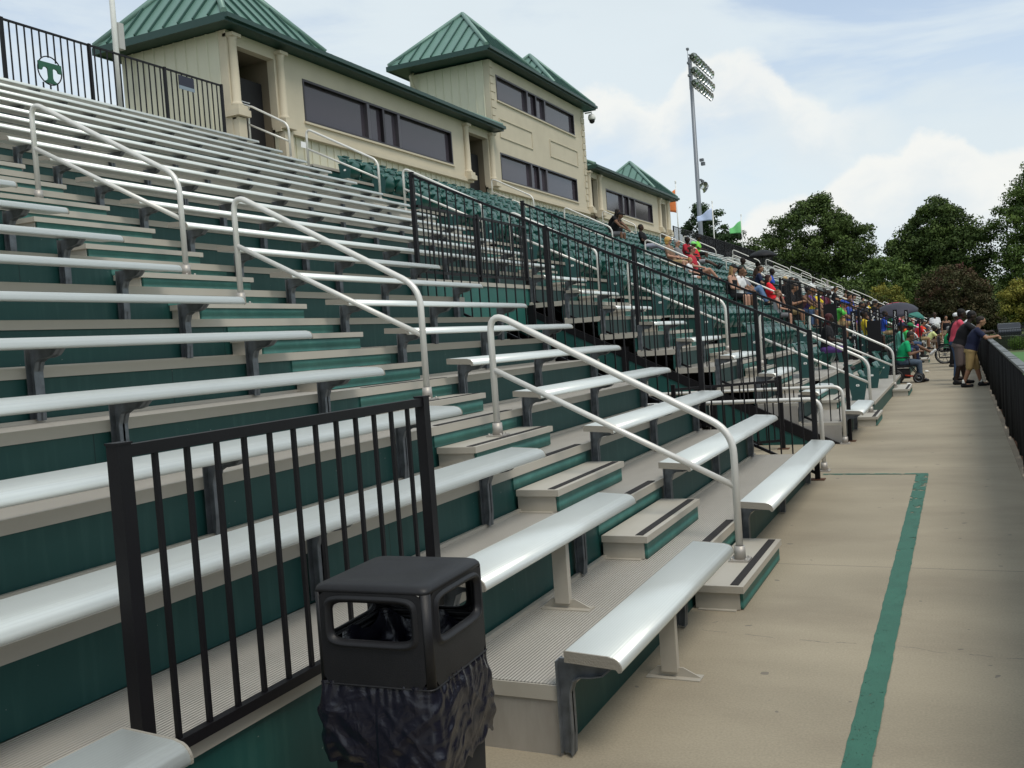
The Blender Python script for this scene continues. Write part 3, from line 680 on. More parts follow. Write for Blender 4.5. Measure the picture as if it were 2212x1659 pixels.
def merged(meshes, places):
    V = []; F = []; off = 0; polys = []
    for me in meshes:
        co = np.empty(len(me.vertices) * 3); me.vertices.foreach_get('co', co); co = co.reshape(-1, 3); pl = [tuple(p.vertices) for p in me.polygons]
        for x, y, z in places:
            V.append(co + np.array((x, y, z))); polys += [tuple(i + off for i in p) for p in pl]; off += len(co)
    me = bpy.data.meshes.new('stadium_seats'); me.from_pydata(np.concatenate(V).tolist(), [], polys); me.polygons.foreach_set('use_smooth', [True] * len(polys)); me.update(); return me
me = merged([BACK, PAN, ARM], [(CN(j) - .27, y, CDZ(j)) for j, y in rest]); me.materials.append(M_CHAIR)
tag(link('stadium_seats', me), 'rows of small green folding seats filling the upper and far part of the seating', 'stadium seats', None, 'stuff')

# ---------------------------------------------------------------- press box
bld = empty('press_box', (-14, 16.4, 6.1), label='tan stucco press box with green metal roofs, dark windows and a two-storey middle tower', cat='building')
O = Vector((-14, 16.4, 6.1))
def bpart(name, mb, m, parent=None, **kw):
    mb.v = [(x - O.x, y - O.y, z - O.z) for x, y, z in mb.v]
    return mb.build(name, m, parent or bld, **kw)
X0, XBK = -14.0, -17.1
DOORS = [(16.66, 17.96), (27.5, 28.98), (38.62, 39.66), (49.25, 50.36)]
WINS = [(18.98, 26.42, 7.42, 8.45, (21.79, 22.54, 23.33)), (40.74, 47.86, 7.42, 8.40, (43.1, 43.99, 44.95))]
TWINS = [(29.96, 37.3, 10.14, 11.02, (32.6, 33.4, 34.25)), (29.9, 37.18, 7.40, 8.35, (32.55, 33.25, 34.0))]
ZE = 8.93
def wall_front(y0, y1, zt, holes, m=M_STUCCO):
    """stucco front from z=7.12 up, with openings; siding skirt below"""
    mb = MB(); ys = sorted({y0, y1, *[h[0] for h in holes], *[h[1] for h in holes]})
    for a, b in zip(ys, ys[1:]):
        hs = sorted([(h[2], h[3]) for h in holes if h[0] <= a + 1e-6 and h[1] >= b - 1e-6])
        z = 7.12
        for h0, h1 in hs:
            if h0 > z: mb.box(X0 - .2, X0, a, b, z, h0)
            z = max(z, h1)
        if z < zt: mb.box(X0 - .2, X0, a, b, z, zt)
    bpart('front_wall', mb, m)
dh = [(a, b, 6.1, 8.66) for a, b in DOORS]
wall_front(16.4, 29.45, ZE, dh[:2] + [(w[0], w[1], w[2], w[3]) for w in WINS[:1]])
wall_front(29.45, 38.45, 11.42, [(w[0], w[1], w[2], w[3]) for w in TWINS])
wall_front(38.45, 51.3, ZE, dh[2:] + [(w[0], w[1], w[2], w[3]) for w in WINS[1:]])
# siding skirt, with ribs
def siding_x(y0, y1, z0, z1, x=X0 - .04):
    mb = MB(); mb.box(x - .1, x, y0, y1, z0, z1); n = max(1, int((y1 - y0) / .30))
    for i in range(n + 1):
        y = y0 + .02 + i * (y1 - y0 - .06) / n; mb.box(x, x + .022, y, y + .028, z0, z1)
    bpart('siding_skirt', mb, M_SIDING)
segs = [(16.4, 16.66), (17.96, 27.5), (28.98, 38.62), (39.66, 49.25), (50.36, 51.3)]
for a, b in segs: siding_x(a, b, 5.6, 7.0)
mb = MB()
for a, b in segs: mb.box(X0 - .06, X0 + .10, a - (.0 if a < 17 else .06), b + .06, 7.0, 7.10); mb.box(X0 - .06, X0 + .06, a - (.0 if a < 17 else .03), b + .03, 7.10, 7.17)
bpart('sill_band', mb, M_TRIMST)
def siding_y(y, x0, x1, z0, z1):
    mb = MB(); mb.box(x0, x1, y, y + .1, z0, z1); n = int((x1 - x0) / .32)
    for i in range(n + 1):
        x = x0 + .02 + i * (x1 - x0 - .08) / n; mb.prism([(x, y), (x + .02, y - .028), (x + .045, y - .028), (x + .065, y)], 'z', z0, z1)
    bpart('siding_wall', mb, M_SIDING)
siding_y(16.4, XBK, X0 - .21, 0, ZE); siding_y(29.45, XBK, X0 - .21, ZE, 11.42)
mb = MB(); mb.box(X0 - .205, X0 + .004, 16.38, 16.42, 5.6, ZE); bpart('corner_trim', mb, M_TRIMST)
mb = MB(); mb.box(XBK, XBK + .1, 16.5, 51.3, 0, ZE); mb.box(XBK + .001, XBK + .1, 29.5, 38.4, ZE, 11.42); mb.box(XBK, X0 - .2, 51.2, 51.3, 0, ZE); mb.box(XBK, X0 - .2, 38.35, 38.45, ZE, 11.42); bpart('rear_wall', mb, M_SIDING)
# door recesses
M_RECESS = mat('recess_shade_brown', (.16, .13, .09), .9)  # doorway shade is put into this brown; the jambs are stucco
for i, (a, b) in enumerate(DOORS):
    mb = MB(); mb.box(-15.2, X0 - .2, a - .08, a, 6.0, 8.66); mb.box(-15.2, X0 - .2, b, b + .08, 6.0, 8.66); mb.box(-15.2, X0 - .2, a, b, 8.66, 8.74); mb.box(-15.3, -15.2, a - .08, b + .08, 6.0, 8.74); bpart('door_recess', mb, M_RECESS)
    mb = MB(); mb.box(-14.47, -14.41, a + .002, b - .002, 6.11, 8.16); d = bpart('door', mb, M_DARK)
    mb = MB(); mb.box(-15.2 + .02, -14.05, a, b, 6.06, 6.11); bpart('threshold', mb, M_DARK)
    if i == 0:
        mb = MB()
        for q in range(4): mb.box(-14.408, -14.405, 17.2, 17.2 + (.30, .34, .28, .2)[q], 7.62 - q * .055, 7.64 - q * .055)
        bpart('door_notice', mb, M_LET, d)
    mb = MB(); mb.box(-14.408, -14.36, a + .12, a + .16, 7.1, 7.16); mb.v[0]; bpart('handle', mb, M_GALV, d)
# windows
for (a, b, z0, z1, mu) in WINS + TWINS:
    mb = MB(); f = .055
    mb.box(X0 - .15, X0 + .012, a, b, z0, z0 + f); mb.box(X0 - .15, X0 + .012, a, b, z1 - f, z1)
    mb.box(X0 - .15, X0 + .012, a, a + f, z0 + f, z1 - f); mb.box(X0 - .15, X0 + .012, b - f, b, z0 + f, z1 - f)
    w = bpart('window', mb, M_FRAME)
    for q, yy in enumerate(mu): mb = MB(); mb.box(X0 - .14, X0 + .006, yy - (.06 if q != 1 else .045), yy + (.06 if q != 1 else .045), z0 + f, z1 - f); bpart('mullion', mb, M_FRAMEL if q != 1 else M_FRAME, w)
    ed = [a + f, *mu, b - f]
    for p, q in zip(ed, ed[1:]):
        mb = MB(); mb.box(X0 - .11, X0 - .10, p, q, z0 + f, z1 - f); bpart('pane', mb, M_GLASS, w)
    mb = MB(); mb.box(X0 - .001, X0 + .05, a - .04, b + .04, z0 - .05, z0 - .002); bpart('window_sill', mb, M_TRIMST, w)
# columns
for y, zb_ in ((16.52, 7.17), (18.12, 7.17), (27.32, 7.17), (29.14, 7.17), (38.5, 7.17), (39.82, 7.17), (49.05, 7.17), (50.62, 7.17)):
    mb = MB(); c = (X0 + .05, y, 0)
    mb.lathe([(.001, 7.30), (.135, 7.30), (.14, 7.33), (.115, 7.37), (.098, 7.40), (.10, 7.9), (.088, 8.66), (.105, 8.69), (.09, 8.72), (.13, 8.78), (.001, 8.78)], c, 18)
    mb.box(c[0] - .14, c[0] + .14, y - .14, y + .14, 8.78, 8.85)
    mb.box(c[0] - .16, c[0] + .16, y - .155, y + .155, 7.20, 7.30); mb.box(c[0] - .20, c[0] + .20, y - .2, y + .2, 7.06, 7.20)
    bpart('column', mb, M_TRIMST)
mb = MB(); mb.box(X0 - .03, X0 + .16, 16.40, 16.655, 5.6, 7.04); mb.box(X0 - .02, X0 + .155, 17.965, 18.27, 5.6, 6.99); bpart('pier', mb, M_TRIMST)
# quoins and raised panels on the tower
for yy, sg in ((29.47, 1), (38.45, -1)):
    z = 7.3 if sg < 0 else 9.0; i = 0
    while z < 11.2:
        w = .34 if i % 2 else .24; mb = MB(); mb.box(X0, X0 + .035, min(yy, yy + sg * w), max(yy, yy + sg * w), z + .01, z + .25); bpart('quoin', mb, M_STUCCO); z += .27; i += 1
for a, b in ((30.0, 32.8), (34.48, 37.45)):
    mb = MB(); z0, z1, f = 8.88, 9.55, .04
    for bx in ((a, b, z0, z0 + f), (a, b, z1 - f, z1), (a, a + f, z0 + f, z1 - f), (b - f, b, z0 + f, z1 - f)): mb.box(X0, X0 + .03, bx[0], bx[1], bx[2], bx[3])
    bpart('wall_moulding', mb, M_STUCCO)
# roofs
def roof_face(a, b, inward, rise, halfL, depth, rib=.41, name='roof'):
    """eave a->b, hip on both sides; inward: horizontal unit vector up the slope; top at depth"""
    a = Vector(a); b = Vector(b); iv = Vector(inward); e = (b - a); Ln = e.length; e.normalize()
    h = min(halfL, Ln / 2)
    def P(s, t): return a + e * s + iv * (depth * t) + Vector((0, 0, rise * t))
    mb = MB()
    if Ln / 2 - h < 1e-3: mb.add([P(0, 0), P(Ln, 0), P(Ln / 2, 1)], [(0, 1, 2)])
    else: mb.add([P(0, 0), P(Ln, 0), P(Ln - h, 1), P(h, 1)], [(0, 1, 2, 3)])
    rb = MB()
    n = max(2, int(Ln / rib))
    nrm = e.cross(iv * depth + Vector((0, 0, rise))).normalized(); nrm = nrm if nrm.z > 0 else -nrm
    for i in range(1, n):
        s = Ln * i / n; t = min(1, s / h, (Ln - s) / h) * .97
        p0, p1 = P(s, .0), P(s, t); q = e * .018; u = nrm * .05
        rb.add([p0 - q, p0 + q, p1 + q, p1 - q, p0 - q + u, p0 + q + u, p1 + q + u, p1 - q + u], [(4, 5, 6, 7), (0, 4, 7, 3), (1, 2, 6, 5), (0, 1, 5, 4), (3, 7, 6, 2)])
    return mb, rb
def hip_roof(x0, x1, y0, y1, z, rise, half, name='roof', rib=.41):
    cx = (x0 + x1) / 2; D = (x1 - x0) / 2
    R0 = MB(); R1 = MB()
    def addto(mb, R0): b0 = len(R0.v); R0.v += [tuple(v) for v in mb.v]; R0.f += [tuple(i + b0 for i in f) for f in mb.f]; R0.sm += mb.sm
    for (a, b, iv, hl, dp) in (((x1, y0, z), (x1, y1, z), (-1, 0, 0), half, D), ((x0, y1, z), (x0, y0, z), (1, 0, 0), half, D), ((x0, y0, z), (x1, y0, z), (0, 1, 0), D, half), ((x1, y1, z), (x0, y1, z), (0, -1, 0), D, half)):
        mb, rb = roof_face(a, b, iv, rise, hl, dp, rib); addto(mb, R0); addto(rb, R1)
    r = bpart(name, R0, M_ROOF); bpart('standing_seams', R1, M_SEAM, r)
    top0, top1 = (cx, y0 + half, z + rise), (cx, y1 - half, z + rise)
    cap = MB()
    for c, tp in (((x1, y0, z), top0), ((x0, y0, z), top0), ((x1, y1, z), top1), ((x0, y1, z), top1)):
        cap.tube([Vector(c) + Vector((0, 0, .03)), Vector(tp) + Vector((0, 0, .04))], .075, 6)
    if top1[1] - top0[1] > .3: cap.tube([Vector(top0) + Vector((0, 0, .04)), Vector(top1) + Vector((0, 0, .04))], .07, 6)
    bpart('ridge_cap', cap, mat('light_green_ridge', (.17, .28, .24), .45, .2) if 'light_green_ridge' not in bpy.data.materials else bpy.data.materials['light_green_ridge'], r)
def fascia(x0, x1, y0, y1, z):
    mb = MB(); t = .165
    mb.box(x1 - .03, x1 + .03, y0 - .03, y1 + .03, z - t, z); mb.box(x0 - .03, x0 + .03, y0 - .03, y1 + .03, z - t, z)
    mb.box(x0 + .03, x1 - .03, y0 - .03, y0 + .03, z - t, z); mb.box(x0 + .03, x1 - .03, y1 - .03, y1 + .03, z - t, z)
    mb.box(x0 + .03, x1 - .03, y0 + .03, y1 - .03, z - t + .02, z - t + .04)
    mb.box(x1 + .03, x1 + .12, y0 - .03, y1 + .03, z - .11, z - .012)     # gutter
    bpart('fascia', mb, M_ROOFD)
EX0, EX1 = -17.45, -13.62
for (y0, y1, z) in ((15.95, 29.43, 9.09), (28.65, 38.95, 11.62), (38.47, 51.55, 9.09)): fascia(EX0 if z < 10 else EX0 - .05, EX1, y0, y1, z)
hip_roof(EX0, EX1, 15.95, 29.43, 9.09, .92, 1.9)
hip_roof(EX0, EX1, 28.65, 38.95, 11.62, 1.0, 1.9)
hip_roof(EX0, EX1, 38.47, 51.55, 9.09, .92, 1.9)
hip_roof(EX0 + .01, EX1 - .01, 15.96, 19.5, 9.10, 2.1, 1.77, rib=.40)
hip_roof(EX0 + .01, EX1 - .01, 28.66, 33.0, 11.63, 1.98, 2.17, rib=.40)
hip_roof(EX0 + .01, EX1 - .01, 34.5, 38.94, 11.63, 1.95, 2.22, rib=.40)
hip_roof(EX0 + .01, EX1 - .01, 47.3, 51.54, 9.10, 1.9, 2.12, rib=.40)
mb = MB(); mb.tube(fillet([(-16.9, 29.36, 11.45), (-16.9, 29.15, 11.3), (-16.9, 29.38, 10.9), (-16.9, 29.38, 9.6)], .05, 3), .05, 8); bpart('downspout', mb, M_TRIMST)
# dome camera on the tower corner
t = empty('security_camera', (-13.72, 38.75, 11.05), label='white dome security camera hanging from the far corner of the tower', cat='camera')
mb = MB(); mb.lathe([(.001, .22), (.13, .20), (.16, .10), (.16, .0), (.14, -.02), (.001, -.02)], (0, 0, 0), 14); mb.tube([(-.3, 0, .3), (0, 0, .3), (0, 0, .2)], .03, 6); mb.build('housing', M_WHITE, t)
mb = MB(); mb.lathe([(.13, -.02), (.11, -.12), (.05, -.17), (.001, -.18)], (0, 0, 0), 12); mb.build('dome', M_DARK, t)
# wall notice beside door
mb = MB(); mb.box(-13.86, -13.855, 18.55, 18.8, 6.72, 6.86); mb.build('wall_notice', M_LET, label='small pale notice on the siding to the right of the nearest press box door', cat='notice')

# ---------------------------------------------------------------- team emblem and small sign on the fence
t = empty('emblem', (-13.86, 11.69, 6.94), label='green letter T inside a dark ring mounted on the fence behind the top row', cat='emblem')
mb = MB(); n = 36
mb.tube([(0, .236 * math.cos(2*math.pi*i/n), .240 * math.sin(2*math.pi*i/n)) for i in range(n + 1)], .011, 6, False); mb.build('ring', M_BLACK, t)
half = [(0, .16), (.29, .16), (.295, -.02), (.21, -.02), (.185, .035), (.15, .055), (.10, .06), (.062, .03), (.055, -.15), (.075, -.20), (.14, -.235), (.14, -.275), (0, -.275)]
half = [(y * .78, z * .80) for y, z in half]
poly = half + [(-y, z) for y, z in half[::-1][1:-1]]
mb = MB(); mb.prism(poly, 'x', -.012, .018); mb.build('letter', mat('deep_green_enamel', (.012, .085, .045), .5), t)
t = empty('fence_sign', (-13.86, 14.72, 7.36), label='small dark sign with faded white lines on the black fence by the press box', cat='sign')
mb = MB(); mb.box(0, .01, 0, .42, 0, .20); mb.build('board', mat('navy_sign', (.012, .013, .03), .5), t)
mb = MB(); mb.box(.0, .008, 0, .43, -.075, -.003); mb.build('lower_strip', mat('pale_blue_strip', (.20, .25, .30), .6), t)
# flagpoles
def flagpole(x, y, z0, z1, label, fcol=None, flen=1.0, fh=.95, rad=.04, drop=.10):
    t = empty('flagpole', (x, y, z0), label=label, cat='flagpole', group='white flagpoles behind the stands')
    mb = MB(); mb.tube([(0, 0, 0), (0, 0, z1 - z0)], rad, 10, True, rad * .75); mb.build('pole', M_WHITE, t)
    mb = MB(); mb.lathe([(.001, .12), (.04, .1), (.05, .05), (.03, 0), (.06, -.02), (.001, -.03)], (0, 0, z1 - z0 + .03), 10); mb.build('finial', M_WHITE, t)
    mb = MB(); mb.box(-.05, .05, .04, .12, .1, .9); mb.build('clamp', M_GALV, t)
    if fcol:
        mb = MB(); nx, nz = 14, 8; V = []
        for i in range(nx + 1):
            u = i / nx
            for j in range(nz + 1):
                v = j / nz
                zz = -drop - fh * (v * (1 - .66 * u) + .42 * u) - .18 * u * u + .05 * math.sin(u * 6 + 1) * u
                V.append((-.05 - flen * u * .95 , -.08 * math.sin(u * 7 + v * 1.5) * u - .22 * u, (z1 - z0) + zz + .03 * math.sin(u * 8 + v * 3) * u))
        mb.add(V, [(i * (nz+1) + j, i * (nz+1) + j + 1, (i+1) * (nz+1) + j + 1, (i+1) * (nz+1) + j) for i in range(nx) for j in range(nz)], True)
        return t, mb
    return t, None
for (x, y, z1, lab, fl, c, L_) in ((-14.3, 53.9, 10.3, 'white flagpole at the far end of the press box flying an orange flag', 'orange triangular flag blowing left beside the press box roof', (.75, .22, .07), .95),
                             (-14.3, 62.8, 10.1, 'white flagpole in front of the pine flying a pale blue flag', 'pale blue and white pennant blowing left across the light mast', (.48, .57, .78), 1.55),
                             (-14.3, 72.0, 10.1, 'white flagpole right of the pine flying a green flag', 'bright green flag blowing left at the far pole', (.17, .55, .20), 1.15)):
    t, mb = flagpole(x, y, 6.0, z1, lab, c, {.95: .85, 1.55: 1.0, 1.15: .85}[L_], {.95: 1.35, 1.55: .80, 1.15: .95}[L_], drop=.35)
    mt = plain(c, .8)
    f = mb.mesh('flag', mt); o = link('flag', f, None, (x, y, 6.0)); tag(o, fl, 'flag', 'flags on the stand fence'); s = o.modifiers.new('t', 'SOLIDIFY'); s.thickness = .004
t, _ = flagpole(-14.45, 13.75, 5.9, 11.6, 'tall pale pole rising behind the back fence, left of the press box', rad=.06)
mb = MB(); mb.box(-.05, .07, .04, .17, 2.05, 2.55); mb.build('pole_box', mat('pale_grey_box', (.42, .42, .40), .6), t)

# ---------------------------------------------------------------- stadium light mast
t = empty('light_mast', (-18, 74.5, -.3), label='tall grey steel floodlight mast with three rows of round lamps', cat='light mast')
mb = MB(); mb.tube([(0, 0, 0), (0, 0, 8), (0, 0, 23.4)], .23, 16, True, .14); mb.build('mast', M_POLE, t)
def lamp(parent, p, d, r=.30):
    m = MB(); d = Vector(d).normalized(); q = d.to_track_quat('Z', 'Y').to_matrix()
    pr = [(.001, -.42), (.09, -.42), (.11, -.30), (.10, -.24), (.17, -.16), (.25, -.04), (r, .06), (r + .012, .07)]
    s = MB(); s.lathe(pr, (0, 0, 0), 14); s.v = [tuple(q @ Vector(v) + Vector(p)) for v in s.v]; o = s.build('lamp', M_CHROME, parent)
    s = MB(); s.lathe([(r - .004, .05), (r + .022, .05), (r + .022, .085), (r - .004, .085)], (0, 0, 0), 16); s.v = [tuple(q @ Vector(v) + Vector(p)) for v in s.v]; s.build('lamp_rim', M_POLE, o)
for rI, z in enumerate((23.35, 22.3, 21.35)):
    s = MB(); s.box(.14, .22, -1.0, 5.7, z - .05, z + .05); s.build('cross_arm', M_POLE, t)
    for i in range(8 if rI < 2 else 7):
        a_ = i / 7; lamp(t, (.42, -.60 + i * .86, z - .15), (.45 + .5 * a_, -.80 + .60 * a_, -.30), .315)
    s = MB(); s.tube([(.18, -1.35, z + .3), (.18, -1.35, z - .75)], .02, 5); s.box(.1, .28, -1.45, -1.2, z + .25, z + .4); s.build('sensor_rod', M_GALV, t)
for z, dy in ((13.5, .3), (13.3, .9)):
    lamp(t, (.35, dy, z), (.5, -.5, -.75) if dy < .8 else (.7, .6, -.5), .34)
s = MB(); s.box(.15, .3, 0, 1.0, 13.85, 13.95); s.box(.2, .5, .2, .5, 15.35, 15.55); s.box(.25, .55, .4, .65, 15.05, 15.3); s.build('service_light', M_GALV, t)

# ---------------------------------------------------------------- litter bin
BINP = (-1.647, 2.541, 0); BINR = .051
tb = empty('litter_bin', BINP, BINR, label='black square litter bin with open domed lid and black bag, beside the front bench', cat='bin')
def rsq(h, r, n=5):
    out = []
    for cx, cy, a0 in ((h - r, h - r, 0), (-h + r, h - r, 90), (-h + r, -h + r, 180), (h - r, -h + r, 270)):
        for i in range(n + 1): a = R_(a0 + 90 * i / n); out.append((cx + r * math.cos(a), cy + r * math.sin(a)))
    return out
def rings(mb, spec, cap_top=True, cap_bot=True):
    n = None; b0 = len(mb.v)
    for h, r, z in spec:
        p = rsq(h, r); n = len(p); mb.v += [(x, y, z) for x, y in p]
    for k in range(len(spec) - 1):
        for i in range(n): mb.f.append((b0 + k*n + i, b0 + k*n + (i+1) % n, b0 + (k+1)*n + (i+1) % n, b0 + (k+1)*n + i)); mb.sm.append(True)
    if cap_bot: mb.f.append(tuple(b0 + i for i in range(n))[::-1]); mb.sm.append(False)
    if cap_top: mb.f.append(tuple(b0 + (len(spec)-1)*n + i for i in range(n))); mb.sm.append(True)
s = MB(); rings(s, [(.165, .02, .008), (.17, .025, .02), (.188, .025, .69), (.178, .025, .69), (.15, .02, .05)], False, True); s.build('base', M_BIN, tb)
s = MB(); HB, ZB0, ZB1 = .199, .694, .974
def sup(th, a, b, p): c, q = math.cos(th), math.sin(th); return (math.copysign(abs(c) ** (2 / p), c) * a, math.copysign(abs(q) ** (2 / p), q) * b)
NA = 64
for q in range(4):
    a = R_(90 * q); c, sn = math.cos(a), math.sin(a)
    def P3(u, v, d): k = HB + d; return (c * k - sn * u, sn * k + c * u, v)
    zc = .890; lay = []
    for (w_, h_, d) in ((.176, None, 0), (.162, .080, .0), (.156, .075, .009), (.150, .069, .010), (.144, .063, .002), (.138, .058, -.004), (.137, .057, -.012)):
        L2 = []
        for i in range(NA):
            th = 2 * math.pi * i / NA
            if h_ is None:
                cx, sy = math.cos(th), math.sin(th); up = ZB1 - zc; dn = zc - ZB0; t_ = min(w_ / abs(cx) if abs(cx) > 1e-6 else 9, (up if sy > 0 else dn) / abs(sy) if abs(sy) > 1e-6 else 9); L2.append(P3(cx * t_, zc + sy * t_, d))
            else: x, y = sup(th, w_, h_, 6); L2.append(P3(x, zc + y - .004, d))
        lay.append(L2)
    b0 = len(s.v)
    for L2 in lay: s.v += L2
    for k in range(len(lay) - 1):
        for i in range(NA): s.f.append((b0 + k*NA + i, b0 + k*NA + (i+1) % NA, b0 + (k+1)*NA + (i+1) % NA, b0 + (k+1)*NA + i)); s.sm.append(k > 0)
    # rounded vertical corner
    b0 = len(s.v); r = HB - .176
    for i in range(7):
        t_ = R_(90 * i / 6); x, y = .176 + r * math.cos(t_), .176 + r * math.sin(t_)
        s.v += [(c * x - sn * y, sn * x + c * y, ZB0), (c * x - sn * y, sn * x + c * y, ZB1)]
    for i in range(6): s.f.append((b0 + 2*i, b0 + 2*i + 2, b0 + 2*i + 3, b0 + 2*i + 1)); s.sm.append(True)
rings(s, [(HB, .023, .9738), (HB - .002, .025, .984), (HB - .008, .03, .993), (HB - .020, .035, .998), (.12, .03, .994), (.05, .02, .989), (.01, .005, .988)], True, False)
rings(s, [(HB, .023, .6942), (HB + .003, .025, .690), (HB - .004, .023, .686), (HB - .012, .02, .70)], False, False)
lid = s.build('lid', M_BIN, tb); so_ = lid.modifiers.new('t', 'SOLIDIFY'); so_.thickness = .006; so_.offset = -1
s = MB()
for z in (.80, .82): rings(s, [(.180, .02, z - .01), (.184, .02, z), (.176, .02, z)], False, False)
s.build('inner_collar', M_BIN, lid)
rg = random.Random(5)
per = rsq(1.0, .13, 6); pp = [Vector((x, y)) for x, y in per]; seg = [(pp[(i+1) % len(pp)] - pp[i]).length for i in range(len(pp))]; TL = sum(seg)
def perim(u):
    d = u * TL
    for i, l_ in enumerate(seg):
        if d <= l_: return pp[i].lerp(pp[(i+1) % len(pp)], d / l_ if l_ else 0)
        d -= l_
    return pp[0]
# film bag: faceted creases from overlapping random folds
n = 420; lv = 60; V = []
cre = []
for _ in range(150):
    cre.append((rg.uniform(0, 1), rg.uniform(0, 1.1), rg.uniform(.012, .05), rg.uniform(-1.57, 1.57), rg.uniform(.0012, .0048), rg.uniform(.08, .30)))
for j in range(lv + 1):
    v = j / lv
    for i in range(n):
        u = i / n; p = perim(u)
        d = .003 * math.sin(6.283 * 44 * u + 2.5 * math.sin(6.283 * 6 * u)) * max(0, 1 - v * 3) ** 2
        for cu, cv, cw, an, am, ln_ in cre:
            du = ((u - cu + .5) % 1) - .5; X = du * 1.6; Y = (v - cv) * .33
            a_, b_ = X * math.cos(an) + Y * math.sin(an), -X * math.sin(an) + Y * math.cos(an)
            if abs(a_) < cw and abs(b_) < ln_: d += am * (1 - abs(a_) / cw) * (1 - (b_ / ln_) ** 2)
        g = (p.x - p.y) * .5
        drop = .25 + .085 * g + .018 * math.sin(6.283 * 3 * u + 1.0) + .012 * math.sin(6.283 * 8 * u) + .008 * math.sin(6.283 * 19 * u + 2)
        sag = .010 * math.sin(min(1, v * 1.05) * 3.0) + .012 * v * (1 if g > .5 else .3)
        k = .194 + d + sag - .010 * max(0, v - .93) * 14 * .1
        V.append((p.x * k, p.y * k, .700 - v * drop))
s = MB(); s.add(V, [(j*n + i, j*n + (i+1) % n, (j+1)*n + (i+1) % n, (j+1)*n + i) for j in range(lv) for i in range(n)], True)
tag(s.build('bin_bag', M_BAG, None, BINP), 'shiny black plastic bag folded over the rim of the litter bin', 'bin bag'); bpy.data.objects['bin_bag'].rotation_euler = (0, 0, BINR)
s = MB(); V = []
for j in range(16):
    for i in range(140):
        p = perim(i / 140); k = .172 - .05 * (j / 15) + .008 * math.sin(i * .55 + j * .7) + .006 * abs(math.sin(i * .23 - j * .5)); V.append((p.x * k, p.y * k, .80 - .35 * j / 15 - .02 * math.sin(i * .3)))
s.add(V, [(j*140 + i, j*140 + (i+1) % 140, (j+1)*140 + (i+1) % 140, (j+1)*140 + i) for j in range(15) for i in range(140)], True); s.f.append(tuple(15*140 + i for i in range(140))); s.sm.append(True)
s.build('inner_liner', M_BAG, tb)

# ---------------------------------------------------------------- trees
def leafmat(name, a, b, c2=None):
    m = bpy.data.materials.new(name); m.use_nodes = True; t_ = m.node_tree; n_ = t_.nodes; l_ = t_.links; p = n_['Principled BSDF']; p.inputs['Roughness'].default_value = .7; p.inputs['Specular IOR Level'].default_value = .25
    at = n_.new('ShaderNodeAttribute'); at.attribute_name = 'hue'
    r = n_.new('ShaderNodeValToRGB'); r.color_ramp.elements[0].color = (*a, 1); r.color_ramp.elements[1].color = (*b, 1)
    if c2: e = r.color_ramp.elements.new(.8); e.color = (*c2, 1)
    l_.new(at.outputs['Fac'], r.inputs[0]); l_.new(r.outputs[0], p.inputs['Base Color']); return m
L_DK = leafmat('dark_leaves', (.020, .040, .011), (.085, .13, .028))
L_MD = leafmat('mid_green_leaves', (.034, .066, .015), (.11, .165, .034))
L_PI = leafmat('pine_needles', (.014, .034, .014), (.045, .085, .025))
L_RD = leafmat('bronze_leaves', (.03, .045, .014), (.075, .028, .022), (.065, .05, .02))
L_YL = leafmat('yellow_green_leaves', (.045, .085, .014), (.15, .19, .028), (.24, .21, .035))
L_HG = leafmat('hedge_leaves', (.04, .08, .012), (.10, .18, .025))
M_BARK = mat('bark', (.05, .04, .032), .9, 0, var=.3, vscale=3)
